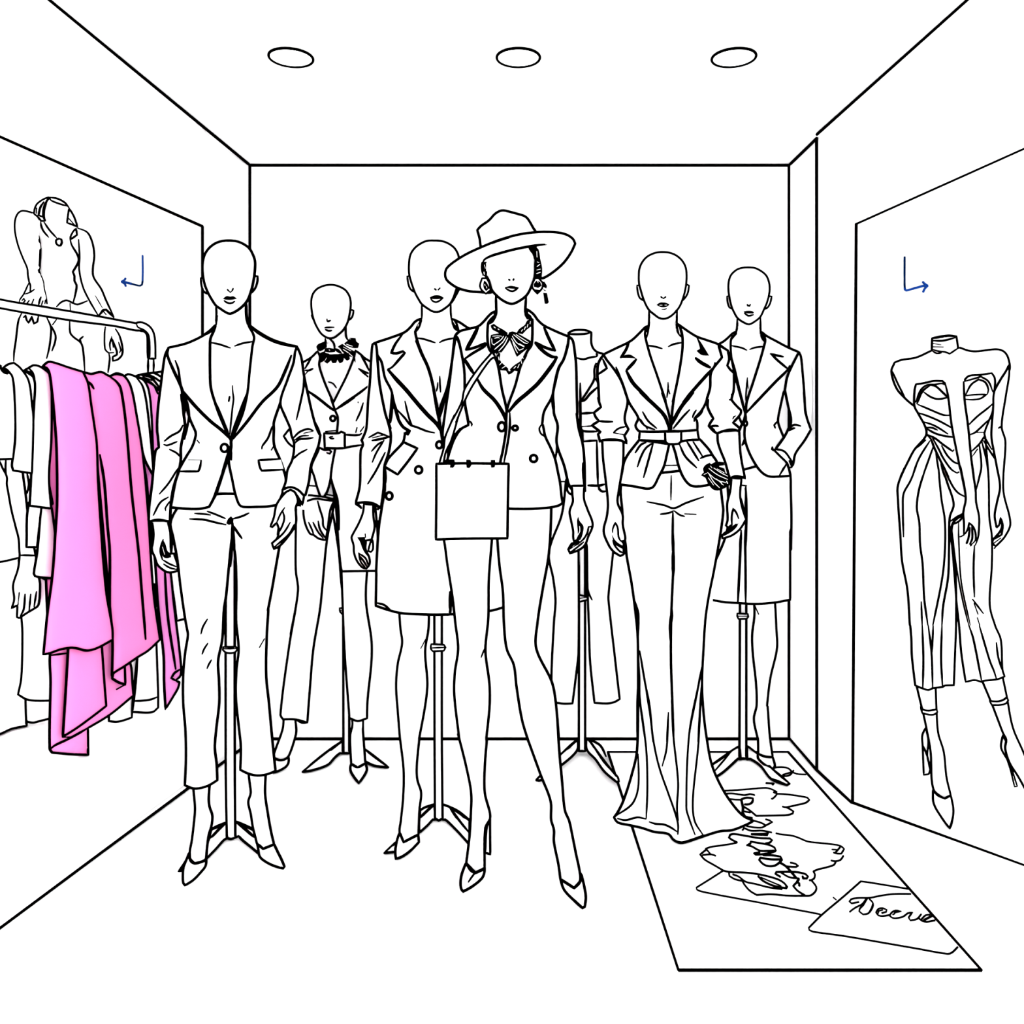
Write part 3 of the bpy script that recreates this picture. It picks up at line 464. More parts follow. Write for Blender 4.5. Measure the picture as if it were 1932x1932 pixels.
t.part('hair', [('Rc 1272,480 1300,500 1320,610 1338,700 1332,790 1276,795 1270,640 1288,600', dict(layer=4.4, w=1, mat='ink', R=5, tf=.006)),
  ('Rc 1205,470 1230,540 1280,620 1290,560 1278,480', dict(layer=4.0, w=3.2, R=5, tf=.006))], whites=[('Rc 1288,678 1318,655', 2.6), ('Rc 1285,715 1325,705', 2), ('Rc 1283,752 1322,738', 2.6), ('Rc 1288,630 1308,635', 1.8), ('Rc 1285,520 1288,580', 2.6)], mat='ink')
for ear, fill, ww in ((['Rc 715,800 762,800 790,850 802,925 755,962 712,925 692,880'], ['Rc 738,820 768,850 792,905 757,937 730,900 728,850'], [('Rc 742,862 748,880', 1.8), ('Rc 760,885 765,905', 1.8)]),
   (['Rc 1238,862 1268,800 1302,798 1350,850 1340,905 1290,962 1240,900'], ['Rc 1252,862 1283,822 1322,838 1335,880 1300,903 1255,890', 'Rc 1335,850 1362,832 1392,880 1384,908 1340,888', 'Rc 1340,905 1388,930 1368,938', 'Rc 1350,950 1392,954 1412,1050 1395,1068 1366,1066', 'Rc 1262,915 1325,920 1292,958'], [('Rc 1290,830 1300,845', 1.8)])):
    t.part('earring', [(ear[0], dict(layer=4.2, w=3.4, R=5, tf=.006))], fills=fill, whites=ww)
h = t.part('hat', [('Rc 705,480 690,390 665,300 700,260 790,195 850,130 920,95 1000,108 1100,135 1150,150 1190,180 1250,280 1275,322 1280,420 1000,470 760,520', dict(layer=1, w=4.8, tf=.01, tb=.16, R=40))])
t.part('brim', [('Rc 330,760 345,700 390,655 470,598 560,545 700,480 900,400 1100,345 1300,320 1480,322 1590,345 1660,390 1685,440 1640,535 1560,645 1450,740 1350,800 1300,800 1200,880 860,930 800,950 700,945 580,935 470,905 400,865 345,815', dict(layer=2, w=4.8, tf=.006, tb=.01, R=10)),
  ('Rc 600,560 700,500 900,420 1100,365 1300,340 1450,345 1420,440 1385,447 1230,467 1050,502 900,542 780,582 728,622 640,640', dict(layer=6.2, w=0, tf=.004, tb=.01))], lines=[('Rc 720,635 740,605 800,572 900,540 1050,500 1230,465 1330,452 1385,447', 4.8), ('Rc 718,640 716,690', 4)], parent=h)
for p in (['Ci 1640,1435 1600,1540 1588,1620 1595,1675 1612,1700 1700,1650 1790,1570 1813,1490 1725,1530 1680,1505', [('Ci 1722,1530 1690,1570 1658,1618', 3.6)], ['Ci 1858,1020 1825,1130 1812,1345 1860,1362 1858,1100']], ['Cj 1048,1490 1175,1572 1228,1515 1238,1435 1270,1570 1282,1660 1272,1740 1250,1752 1180,1690 1085,1590', [], None]):
    s_ = t.part('shoe', [(p[0], dict(layer=4 if p[2] is None else 1.6, w=5, tf=.03, R=20))], lines=p[1])
    if p[2]: t.part('heel', [(p[2][0], dict(layer=-.5, w=4.4, R=4, tf=.005))], lines=[('Ci 1820,1352 1860,1355', 6)], parent=s_)
bz = t.part('jacket', [
 ('Cd 600,45 540,90 460,180 400,230 290,260 180,290 120,345 150,370 180,470 230,750 237,1000 240,1160 280,1380 280,1430 190,1480 110,1600 40,1800 P 842,880 P 842,950 P 940,955 P 944,872 Cd 700,1740 740,1480 736,1370 745,1250 690,1000 640,700 600,600 525,480 520,200 560,140 605,100', dict(layer=2, w=4.8)),
 ('Cd 985,15 1070,80 1130,160 1200,220 1300,270 1400,315 1500,355 1500,400 1490,450 1440,630 1380,730 1335,900 1300,1080 1200,1270 1178,1420 Cf 800,140 830,280 900,430 950,560 980,700 1010,850 1025,1000 1040,1085 1000,1115 900,1140 700,1158 500,1160 380,1155 P 940,955 P 944,872 Cd 700,1740 740,1480 740,1370 755,1225 850,950 920,700 1000,530 1050,450 1060,150 1000,95', dict(layer=2, w=4.8))],
 lines=[('Cd 400,240 330,380 250,520', 7.5), ('Cd 250,520 380,480 490,430', 5), ('Cd 510,430 480,470 330,560 235,625', 5), ('Cd 235,630 290,720 350,810', 6.5), ('Cd 390,870 460,990 600,1130 700,1280 735,1370 740,1450', 7), ('Cd 1200,240 1270,400 1340,530', 6), ('Cd 1340,530 1200,480 1090,420', 5.4),
  ('Cd 1090,430 1200,540 1300,600 1360,600', 6.5), ('Cd 1360,600 1300,700 1130,920 1000,1040 870,1150 770,1270', 7.5), ('Cd 785,1280 785,1450 760,1640 715,1880', 4.4), ('Cd 1172,1420 1143,1470 1160,1530 1212,1572', 3.4),
  ('Cd 330,1380 310,1400', 0.01), ('Cd 300,1380 325,1420 320,1445', 3.4), ('Ce 1478,180 1400,300 1350,420 1318,550', 8), ('Cd 240,1180 280,1380 278,1430', 6), ('Cd 1310,1000 1310,1200 1365,1400 1360,1700 1340,1830', 5.5)])
for b in ((686, 1450, 42, 54), (850, 1466, 32, 28), (1074, 1836, 42, 42)): t.button(*b, 'Cd', 0, 3.0, bz, w=4.2)
t.part('sleeve', [('Cd 1500,357 1535,380 1555,420 1575,550 1590,700 1597,1000 1605,1300 Cf 1210,0 1235,180 1285,380 1305,600 1310,890 1240,888 1140,912 1110,850 1060,640 985,430 965,330 980,150 935,0 Cd 1318,1200 1310,1050 1340,900 1380,740 1440,630 1490,460', dict(layer=3.6, w=5)), ('Cf 1105,840 1095,930 1120,970 1155,992 1150,920', dict(layer=3, w=4, R=4, tf=.004))], lines=[('Cf 1315,850 1318,950', 5), ('Cf 1290,600 1305,880', 7)], parent=bz)
t.part('sleeve', [('Cc 1620,265 1572,600 1530,950 1450,1500 1430,1700 1450,1850 P 838,878 P 845,920 Cd 60,1850 200,1500 290,1430 250,1160 245,1000 235,750 180,470 140,365', dict(layer=.4, w=4.8))], parent=bz)
sc = t.part('scarf', [('Cd 555,222 590,203 640,240 700,272 755,310 745,345 690,335 640,300 575,265', dict(layer=3.6, w=1, mat='ink', R=5, tf=.006)), ('Cd 1055,140 1060,215 985,270 940,320 870,310 905,262 970,215 1000,160', dict(layer=3.6, w=1, mat='ink', R=5, tf=.006)),
 ('Cd 562,340 640,325 740,330 775,350 780,390 730,470 680,540 640,540 600,555 560,500 552,400', dict(layer=4, w=2, mat='ink', R=6, tf=.008)), ('Cd 780,310 820,298 900,335 1030,410 1015,475 960,520 872,592 835,500 790,395 770,350', dict(layer=4, w=2, mat='ink', R=6, tf=.008)),
 ('Cd 615,40 622,100 600,150 575,185 525,210 550,150 595,105', dict(layer=3.2, w=1, mat='ink', R=4, tf=.004)), ('Cd 982,70 1035,95 1060,160 1010,140 985,110', dict(layer=3.2, w=1, mat='ink', R=4, tf=.004)),
 ('Cd 620,545 665,560 660,640 700,690 760,745 775,790 790,755 850,700 910,660 960,590 1000,530 985,600 930,690 890,775 840,765 815,790 772,815 740,765 670,760 640,690', dict(layer=3.2, w=1, mat='ink', R=4, tf=.004))], mat='ink',
 whites=[('Cd 590,235 610,250', 3), ('Cd 640,262 655,270', 2.6), ('Cd 600,375 640,365 660,372', 2.4), ('Cd 590,455 680,390 710,350', 2.4), ('Cd 600,510 700,420 740,355', 2.6), ('Cd 650,530 720,450 760,370', 2.6), ('Cd 575,350 640,345 690,352', 2), ('Cd 565,380 570,440 600,460', 2),
  ('Cd 830,330 960,430 1000,440', 2.4), ('Cd 815,350 870,430 960,480', 2.4), ('Cd 805,380 860,470 900,520 950,500', 2.4), ('Cd 860,330 1010,425', 2.2), ('Cd 820,420 860,520 880,555', 2.2), ('Cd 900,440 960,470', 2), ('Cd 925,290 940,270', 2.6), ('Cd 960,270 975,235', 2.6), ('Cd 995,240 1005,205', 2.6), ('Cd 1030,200 1035,170', 2.4),
  ('Cd 690,740 730,715', 2.6), ('Cd 660,700 690,665', 2.4), ('Cd 645,600 655,640', 2.4), ('Cd 835,740 860,715', 2.4), ('Cd 880,735 900,690', 2.4), ('Cd 930,680 920,640', 2.4), ('Cd 950,620 930,590', 2.2), ('Cd 765,760 790,770', 2.6), ('Cd 640,560 600,600', 2)])
# handbag carried in front of the jacket: its own thing
b = Thing('handbag', 'plain flat square handbag hanging from a long shoulder strap in front of the hatted mannequin', 'handbag', 2.31, 891, zf=1.0)
b.zf = 0
b.part('bag_body', [('Ce 1180,612 1500,606 Cf 385,612 375,1100 370,1518 Ce 1500,1522 1175,1532 1180,1000', dict(layer=0, w=4.8, tf=.012, tb=.04, R=12))])
b.part('strap', [('Cd 570,545 430,705 350,812 290,900 230,1010 200,1150 60,1420 Ce 1410,0 1330,180 1285,300 1270,420 1215,605 1268,605 1295,470 1360,330 1450,30 Cd 130,1400 240,1130 310,990 390,860 470,740 560,625 610,600', dict(layer=-.3, w=3.8, tf=.003, tb=.004, R=4))])
for r in ('Ce 1285,568 1395,562 1402,620 1382,655 1350,655 1358,618 1340,590 1290,590', 'Ce 1548,565 1590,568 1602,620 1577,660 1552,655', 'Ce 1845,570 1892,570 1885,650 1850,655'):
    b.part('buckle', [(r, dict(layer=.9, w=1.5, tf=.004, R=4, mat='ink'))], mat='ink')
# ================================================================ mannequin in belted peplum jacket, right
t = Thing('mannequin', 'bald mannequin in a belted peplum jacket and wide flared trousers, right of centre', 'mannequin', 2.70, 1270, zc=.02)
t.part('body', [
 ('Ea 800,760 803,900 790,1060 755,1120 P 1215,680 P 1235,790 P 1290,790 P 1300,670 Ea 1210,1150 1150,1060 1140,1000 1140,760', dict(layer=0, w=0)),
 ('Ea 975,100 1050,108 1130,140 1200,200 1245,280 1258,370 1255,470 1240,570 1215,660 1180,750 1140,810 1080,870 1020,905 970,912 920,900 860,855 805,810 765,745 730,660 700,560 680,480 677,390 685,300 720,220 780,155 860,115 920,102', dict(layer=2, tf=.07, tb=.09, R=44, w=3.6)),
 ('Ea 690,505 655,505 665,590 690,660 740,692 735,600', dict(layer=1, w=3.4, R=4, tf=.005)), ('Ea 1245,498 1270,498 1288,508 1275,590 1245,650 1200,698 1215,600', dict(layer=1, w=3.4, R=4, tf=.005)),
 ('Ec 490,580 500,800 530,1050 560,1350 548,1500 508,1690 Cf 1600,1600 1660,1680 1740,1732 1782,1712 1785,1570 1802,1520 1770,1350 1768,1230 1708,1085 1720,950 Ec 742,870 750,580', dict(layer=5, w=4.4)),
 ('Ed 345,480 350,600 380,700 440,850 480,1000 500,1045 560,1020 640,1030 682,1050 640,850 620,700 608,460', dict(layer=5, w=4.4)),
 ('Ed 515,1040 500,1200 465,1350 468,1560 448,1620 480,1645 520,1605 470,1680 405,1740 405,1778 520,1740 620,1660 692,1545 645,1400 620,1250 638,1050', dict(layer=4.4, w=4)),
 t.limb('1160,690,14 1160,780,14 1160,850,13', 0), t.limb('1355,690,14 1355,780,14 1370,850,13', 0), t.limb('1230,880,30 1225,1100,26 1230,1300,20 1235,1500,14', 0), t.limb('1310,880,30 1320,1100,26 1310,1300,20 1300,1500,14', 0)],
 lines=[('Ea 800,800 803,900 798,1000 785,1080 768,1150', 4), ('Ea 1145,800 1140,880 1140,1000 1150,1070 1190,1130', 4), ('Ea 785,1235 880,1250 965,1275', 3.6), ('Ea 1035,1250 1100,1220 1200,1200', 3.6), ('Ea 1033,1680 1033,1760 1018,1870', 2.8), ('Ea 1040,1770 1055,1825', 3.2),
  ('Ea 945,640 958,655', 4.8), ('Ea 958,655 980,663 996,655', 3), ('Ea 1004,640 997,655', 5), ('Ea 955,795 990,797 1018,787', 2), ('Cf 1650,1450 1650,1400 1682,1325 1710,1390 1720,1500 1745,1550 1790,1545', 3.4), ('Cf 1650,1540 1670,1600 1740,1680 1785,1695', 3.6),
  ('Ed 520,1620 520,1500 538,1412 575,1465 605,1540', 3.8), ('Ed 575,1600 520,1650 410,1740', 3.4)],
 fills=['Ea 890,742 930,714 980,711 1018,717 1054,738 1020,766 970,773 930,766', 'Cf 1633,1458 1690,1550 1778,1612 1775,1652 1685,1600 1655,1550', 'Ed 602,1583 540,1640 405,1735 430,1748 530,1690 590,1625', 'Cf 1740,1550 1790,1555 1780,1600'], whites=[('Ea 930,746 1020,744', 2)])
t.part('trousers', [('P 1180,900 Ec 715,1150 Ec 735,1450 740,1650 775,1850 Ee 300,230 345,480 375,700 400,950 405,1200 405,1500 Ef 395,560 350,770 270,1020 215,1130 185,1170 220,1215 330,1240 440,1265 550,1300 680,1320 730,1375 790,1400 850,1390 1000,1340 1150,1295 1260,1285 1380,1240 1460,1200 1370,1160 1290,1080 1180,920 1080,700 1030,450 1000,200 Ee 988,1400 1000,1100 1020,800 1050,600 1100,350 1160,0 Ed 415,1440 405,1340 388,1190 P 1355,880', dict(layer=1, w=4.6, R=26, tf=.016))],
 lines=[('Ee 725,0 727,300 715,600 707,800 705,1200 715,1500 730,1932', 4.6), ('Ee 410,1150 418,1500 470,1932', 3.6), ('Ee 420,1100 470,1400 510,1600 540,1932', 3.8), ('Ee 985,1250 940,1500 880,1800 865,1932', 3.6), ('Ee 983,1400 950,1932', 3.2), ('Ee 682,1660 665,1932', 3.2), ('Ee 725,180 726,420', 6.5),
  ('Ef 425,120 480,560 490,900 480,1180', 3.6), ('Ef 405,590 410,850 390,970 340,1060 195,1160', 3.4), ('Ef 475,0 510,200 550,500 600,720 680,950 740,1120 770,1240 765,1350', 3.6), ('Ef 710,0 725,400 770,850 760,1080 772,1200', 3.6), ('Ef 682,210 665,540 625,705', 3.4),
  ('Ef 945,0 870,420 845,1080 870,1180 925,1330', 3.4), ('Ef 980,0 955,500 905,1000 920,1200 1000,1335', 3.4), ('Ef 215,1180 290,1195 400,1170 480,1185', 3.4), ('Ef 505,1210 560,1228 640,1235 700,1260 760,1300', 3.6), ('Ef 730,1380 820,1400', 4.6), ('Ef 400,0 400,500', 5),
  ('Ec 1030,1330 1250,1375 1360,1410 1500,1350 1725,1270', 3.8), ('Ec 1195,1483 1310,1465 1360,1440', 3.8), ('Ec 1365,1440 1430,1490 1495,1510', 3.6), ('Ec 1490,1478 1635,1485', 3.6), ('Ec 1350,1460 1345,1932', 4.6), ('Ec 1330,1010 1325,1315', 3), ('Ec 1260,890 1400,887', 3.8)],
 fills=['Ee 715,660 728,780 718,860 712,1100 690,1000 684,850', 'Ee 372,620 400,690 420,770 412,1020 385,900', 'Ee 990,1220 1005,1230 1000,1420 982,1400', 'Ee 402,1100 425,1300 428,1500 405,1480'])
jk = t.part('jacket', [
 ('Ea 795,997 760,1010 690,1080 580,1180 400,1270 255,1340 240,1400 300,1500 400,1560 460,1650 540,1880 Ec 770,10 820,130 920,290 925,330 895,400 910,445 948,478 1100,482 1300,475 1325,440 1320,360 1270,160 1215,0 Ea 1010,1930 900,1600 820,1370 780,1230 755,1120 757,1060', dict(layer=2, w=4.6)),
 ('Ea 1150,972 1200,1010 1370,1122 1500,1170 1640,1220 1720,1275 1755,1330 1620,1515 1590,1500 1560,1580 1553,1700 1530,1830 1490,1930 Ec 1770,90 1700,220 1610,320 1640,345 1648,460 1450,475 1325,470 1330,370 1350,160 1375,0 Ea 1090,1930 1150,1650 1200,1350 1210,1180 1195,1060', dict(layer=2, w=4.6)),
 ('Ec 940,580 860,680 800,760 755,850 735,950 715,1050 700,1120 780,1130 900,1148 1040,1172 1110,1150 1180,1020 1240,900 1280,740 1305,630 1110,600', dict(layer=2, w=4.8)),
 ('Ec 1345,635 1380,740 1420,900 1480,1040 1560,1130 1650,1145 1780,1125 1860,1080 1885,860 1830,765 1790,700 1680,575 1500,580 1430,600', dict(layer=2, w=4.8))],
 lines=[('Ea 560,1190 520,1290 455,1385', 5.4), ('Ea 650,1400 610,1450 525,1540', 6), ('Ea 525,1540 600,1680 700,1790 840,1930', 7), ('Ec 950,0 1130,160 1250,290 1305,440', 7), ('Ea 1365,1385 1430,1440 1550,1505', 6.5), ('Ea 1590,1500 1400,1710 1210,1930', 6), ('Ec 1600,0 1450,180 1330,400', 7),
  ('Ea 345,1520 430,1620 500,1780 560,1930', 4.2), ('Ea 400,1495 460,1650 500,1780', 4), ('Ea 1605,1440 1585,1510', 4.4), ('Ea 1755,1340 1700,1430 1620,1515', 4.6), ('Ec 980,235 1050,350 1155,440', 3.8), ('Ec 1555,210 1470,300 1355,440', 4), ('Ec 920,290 1000,400 1130,455', 3.6), ('Ec 1635,215 1605,260 1588,310', 3.4), ('Ec 960,330 1040,450', 3.4),
  ('Ec 1725,180 1690,260 1610,330', 3.4), ('Ec 1025,610 960,640 890,740', 4), ('Ec 1110,615 1020,680 960,790 918,910', 4), ('Ec 1110,620 1060,800 993,1040', 4.2), ('Ec 1430,635 1500,780 1640,920', 4.2), ('Ec 1520,600 1570,680 1665,835', 4.2), ('Ec 1595,600 1710,780', 4), ('Ec 1680,805 1750,775 1830,760', 4), ('Ec 1610,330 1608,355', 5)],
 fills=['Ea 455,1388 500,1355 565,1342 620,1370 655,1400 600,1390', 'Ea 1370,1125 1400,1150 1450,1220 1535,1360 1440,1352 1375,1300 1420,1275 1400,1200', 'Ea 795,997 755,1050 750,1120 768,1150 790,1060', 'Ea 1150,975 1145,1060 1195,1125 1190,1050', 'Ec 1285,430 1325,400 1325,475 1290,475'],
 whites=[('Ea 785,1020 770,1100', 1.6), ('Ea 1158,1010 1180,1100', 2.2)])
be = t.part('belt', [('Ec 948,478 1100,483 1250,480 1450,475 1648,460 1655,520 1668,575 1550,580 1430,600 1260,595 1100,590 940,580 942,530', dict(layer=3, w=4.4, tf=.005, R=5))], lines=[('Ec 1110,605 1255,612', 4)], parent=jk)
t.part('buckle', [('Ec 1255,480 1450,478 1446,600 1420,625 1290,628 1262,605', dict(layer=3.7, w=4.4, tf=.004, R=4))], parent=be)
t.part('sleeve', [('Ea 250,1345 200,1420 180,1480 175,1600 185,1700 195,1930 Ec 442,60 450,110 475,180 390,248 410,300 450,350 365,402 470,482 440,510 465,600 500,582 620,575 720,588 785,625 782,590 760,530 810,450 770,370 765,290 800,110 770,0 Ea 540,1880 460,1660 380,1530 280,1400', dict(layer=6, w=4.8))],
 lines=[('Ec 450,350 540,358 622,358', 4.4), ('Ec 625,493 690,440 775,418', 3.6), ('Ec 625,493 760,517', 3.8), ('Ea 240,1400 290,1512 180,1590', 4.6)], parent=jk)
t.part('sleeve', [('Eb 355,1095 470,1168 487,1270 465,1350 500,1400 545,1440 542,1650 515,1760 Ed 520,100 570,160 632,220 625,265 535,370 612,435 605,475 560,458 500,455 430,468 340,500 295,470 240,410 260,370 295,320 250,240 225,170 230,90 Eb 215,1760 255,1620 270,1430 400,1250', dict(layer=6, w=4.8))],
 lines=[('Ed 260,415 320,408 362,415', 4.4), ('Ed 530,330 545,298 570,285', 2.6), ('Eb 490,1765 515,1770', 5), ('Ed 270,430 310,465', 6.5), ('Ed 520,20 515,90', 5)], parent=jk)
t.part('corsage', [('Ed 250,862 200,890 176,930 185,975 148,1010 200,1035 235,1110 290,1175 345,1190 420,1165 490,1125 495,1040 440,985 425,930 340,905 280,890', dict(layer=6.8, w=1.5, mat='ink', R=8, tf=.012))], mat='ink',
 whites=[('Ed 240,925 340,1000 470,1060', 2.2), ('Ed 225,975 330,1060 450,1100', 2), ('Ed 300,920 400,985 470,1020', 2.2), ('Ed 240,990 300,1090 370,1160', 2.2), ('Ed 235,1040 300,1130', 1.8), ('Ed 330,1050 420,1130', 2), ('Ed 260,895 280,920', 1.8), ('Ed 180,1000 215,985', 2), ('Ed 340,930 430,980', 2), ('Ed 385,1080 400,1120', 3), ('Ed 455,1080 470,1110', 3)],
 lines=[('Ed 265,888 340,860 425,862', 4.6), ('Ed 270,895 430,880', 3)])
# ================================================================ headless mannequin behind
t = Thing('mannequin', 'headless mannequin with a flat neck cap, between the hatted one and the peplum jacket', 'mannequin', 3.29, 1100, zc=.02)
t.part('body', [('Cd 1495,310 1560,278 1700,276 1776,303 1775,430 1800,500 1850,545 Ea 255,1345 P 1150,690 P 1150,860 P 1085,860 P 1085,700', dict(layer=0, w=4.2, tf=.02, tb=.07, R=30)), t.limb('1100,840,34 1100,960,40', 0), t.limb('1075,950,22 1075,1100,18 1072,1260,14', 0), t.limb('1130,950,22 1140,1100,18 1140,1260,14', 0)],
 lines=[('Cd 1495,312 1520,324 1700,322 1770,303', 4), ('Cd 1590,612 1680,630 1760,608 1840,597 1855,572', 3.8), ('Cd 1838,560 1845,590', 6)])
tp = t.part('blouse', [('Cd 1930,600 1860,700 1830,682 1812,760 1810,870 1740,1000 1660,1120 1635,1140 1640,1290 1640,1440 1660,1500 1670,1640 P 1150,833 P 1150,700', dict(layer=1, w=4))],
 lines=[('Cd 1860,720 1855,830 1860,930', 5), ('Cd 1810,850 1850,900 1862,960', 3.6), ('Cd 1850,970 1760,1050 1690,1130 1630,1142', 4.6), ('Cd 1640,915 1645,1300 1648,1480', 4.2), ('Cd 1640,1290 1800,1280', 5), ('Cd 1630,1450 1780,1440', 4.4), ('Cd 1640,1460 1680,1502 1850,1508', 4), ('Cd 1860,830 1932,770', 5)])
t.part('skirt_panel', [('P 1098,833 P 1150,830 P 1150,915 P 1075,918 P 1085,850', dict(layer=1.6, w=0))], lines=[('Cf 1285,342 1460,330', 4.6), ('Cf 1455,335 1462,600 1470,870', 4.2), ('Cf 1345,875 1480,875 1550,862', 5), ('Cf 1480,880 1485,920 1525,950 1565,945', 4.4), ('Cf 1285,220 1290,340', 4), ('Cf 1480,240 1490,350', 5), ('Cf 1018,828 1095,828', 4)])
t.part('trousers', [('P 1068,905 P 1060,970 Ch 945,200 985,450 1005,640 990,850 968,1380 990,1500 1005,1572 1080,1582 1160,1580 1195,1300 1215,1100 1215,150 1275,100 1290,150 1295,500 1310,900 1320,1200 1360,1575 1480,1580 1540,1568 1590,1540 1545,1150 1488,640 1490,570 1530,200 P 1160,1000 P 1158,905', dict(layer=.8, w=4))], lines=[('Ch 1290,500 1310,580 1340,640', 3.4)])
stand(t, 3.40, 'P 1092.5,960 1104,960 1104,1417 1092,1417', ['Cj 1210,215 1050,360 830,590 872,590 1050,460 1200,320', 'Cj 1285,205 1320,235 1450,430 1570,560 1582,600 1560,605 1450,510 1370,400 1290,310'],
 ('Ch 1210,590 1290,605 1302,635 1220,655 1200,640', 'Ch 1215,625 1290,612'), lines=[('Cj 1205,215 1050,360', 5), ('Cj 1310,215 1400,262 1432,300 1465,372', 4.4), ('Cj 830,588 865,550', 7), ('Cj 1320,235 1400,350 1560,560', 4.6)])
# ================================================================ mannequin in blazer and skirt, back right
t = Thing('mannequin', 'bald mannequin with one hand in her pocket, in blazer and knee-length skirt, back right', 'mannequin', 3.26, 1412, zc=.02)
t.part('body', [
 ('Eb 585,740 585,870 560,980 515,1040 P 1385,700 P 1400,780 P 1420,780 P 1435,700 Eb 910,1060 870,930 868,740', dict(layer=0, w=0)),
 ('Eb 725,158 800,165 880,205 940,260 972,340 980,420 970,500 945,590 910,670 865,760 800,815 730,850 660,825 590,775 550,710 515,630 490,520 478,430 482,330 510,250 580,185 650,162', dict(layer=2, tf=.07, tb=.09, R=38, w=3.4)),
 ('Eb 485,505 462,508 468,580 490,645 520,662 525,590', dict(layer=1, w=3.2, R=4, tf=.005)), ('Eb 960,508 1004,510 990,580 960,640 922,668 930,590', dict(layer=1, w=3.2, R=4, tf=.005)),
 ('Ee 1460,600 1465,780 1445,950 1450,1120 1480,1400 1485,1600 1460,1720 1490,1880 Ef 1497,450 1500,600 1570,622 1632,622 1605,430 1585,160 Ee 1580,1600 1610,1350 1670,1080 1665,900 1650,600', dict(layer=0, w=4)),
 t.limb('1520,690,12 1520,790,12 1500,860,11', 0), t.limb('1370,700,12 1365,800,12', 0), t.limb('1430,900,28 1430,1100,22', 0)],
 lines=[('Eb 585,780 585,870 575,930 555,980 520,1030', 3.8), ('Eb 868,770 868,860 870,930 885,1010 915,1060', 3.8), ('Eb 520,1110 640,1135 705,1165', 3.2), ('Eb 735,1155 800,1132 910,1118', 3.2), ('Eb 710,1495 700,1600 692,1700 690,1780', 2.6), ('Eb 712,1530 718,1630', 2), ('Eb 705,608 715,622 735,626 748,606', 3.8), ('Eb 670,710 720,746 785,732', 3.4), ('Ee 1465,680 1505,770', 3.4)],
 fills=['Eb 656,693 700,684 770,687 791,703 782,720 700,716'])
t.part('skirt', [('P 1372,895 P 1372,1000 Ee 1020,500 1048,630 1180,655 1320,665 1480,673 1650,660 1790,635 1790,0 Ed 1238,1932 1243,1500 1235,1200 1230,1000 1200,900 1170,800', dict(layer=.8, w=4.2))],
 lines=[('Ee 1345,0 1330,350 1315,660', 4.6), ('Ee 1380,0 1385,400 1386,660', 4.4), ('Ed 690,1150 697,1500 685,1932', 5), ('Ed 635,1700 618,1932', 5), ('Ed 640,1130 702,1137', 4), ('Ed 615,1250 660,1420 690,1530', 5)], fills=['Ed 672,1165 702,1180 704,1500 692,1540 672,1350 682,1250'])
t.part('shoe', [('Ef 1498,590 1560,615 1632,622 1652,700 1635,728 1560,690 1498,630', dict(layer=1.5, w=4.4, tf=.02))])
jk = t.part('blazer', [
 ('Eb 575,935 530,960 430,1050 350,1095 380,1300 460,1500 515,1760 P 1400,800 P 1392,815 Ed 610,470 630,420 665,340 685,250 Eb 685,1932 640,1780 560,1480 515,1260 505,1110 515,1020 570,965', dict(layer=2, w=4.2)),
 ('Eb 870,932 940,990 1050,1050 1200,1130 1340,1190 1310,1235 1200,1470 1165,1650 Ed 1150,0 1110,170 1080,330 1090,400 1150,550 1050,690 1180,850 1215,940 1230,1015 1090,1025 960,1020 870,960 780,830 710,680 675,540 680,400 690,330 685,260 Eb 690,1920 700,1800 780,1550 850,1330 910,1120 925,1030 885,965', dict(layer=2, w=4.4))],
 lines=[('Eb 985,1207 1060,1225 1150,1245', 4.4), ('Eb 1000,1215 1080,1290 1200,1390', 4.4), ('Eb 1225,1350 1200,1400 1050,1550 850,1760 690,1930', 5), ('Ed 1075,350 1035,400 1050,440', 3.4), ('Ed 1190,860 1100,1010', 4), ('Eb 880,940 935,990', 6), ('Eb 570,940 525,1020', 5), ('Eb 520,1270 620,1700 680,1930', 6)], fills=['Ed 675,535 690,620 640,660 635,640'])
t.button(685, 380, 20, 28, 'Ed', 0, 3, jk, w=3.6)
sl = t.part('sleeve', [('Eb 1335,1190 1358,1240 1380,1450 1400,1700 1412,1932 Ed 1395,0 1410,200 1430,310 1480,455 1400,590 1290,750 1265,870 1248,905 1220,850 1150,730 1050,692 1150,555 1200,460 1240,350 1200,150 1170,0 Eb 1165,1650 1200,1470 1310,1235', dict(layer=3, w=4.4))],
 lines=[('Ed 1200,445 1280,395 1360,412', 4), ('Ed 1215,470 1250,445 1290,435', 4)], parent=jk)
t.part('cuff', [('Ed 1050,692 1150,715 1215,790 1255,870 1245,910 1215,918 1190,860 1110,780 1045,715', dict(layer=3.7, w=3.8, R=5, tf=.004))], lines=[('Ed 1045,715 1010,690 1012,662', 5), ('Ed 1215,830 1240,890', 4)], parent=sl)
stand(t, 3.39, 'P 1396.5,1000 1408,1000 1408,1431 1395,1431', ['Ef 1330,520 1250,570 1080,690 1110,805 1190,750 1315,635 1340,640', 'Ef 1395,515 1500,600 1620,720 1785,862 1760,875 1620,820 1520,700 1430,638 1400,640'],
 ('Ee 1310,760 1405,765 1410,790 1395,808 1320,810 1308,785', 'Ee 1315,785 1400,785'), lines=[('Ef 1240,590 1090,765', 3.6), ('Ef 1250,575 1080,695', 6), ('Ef 1400,520 1490,590', 5), ('Ef 1600,810 1760,872', 5), ('Ef 1620,725 1780,860', 6)])
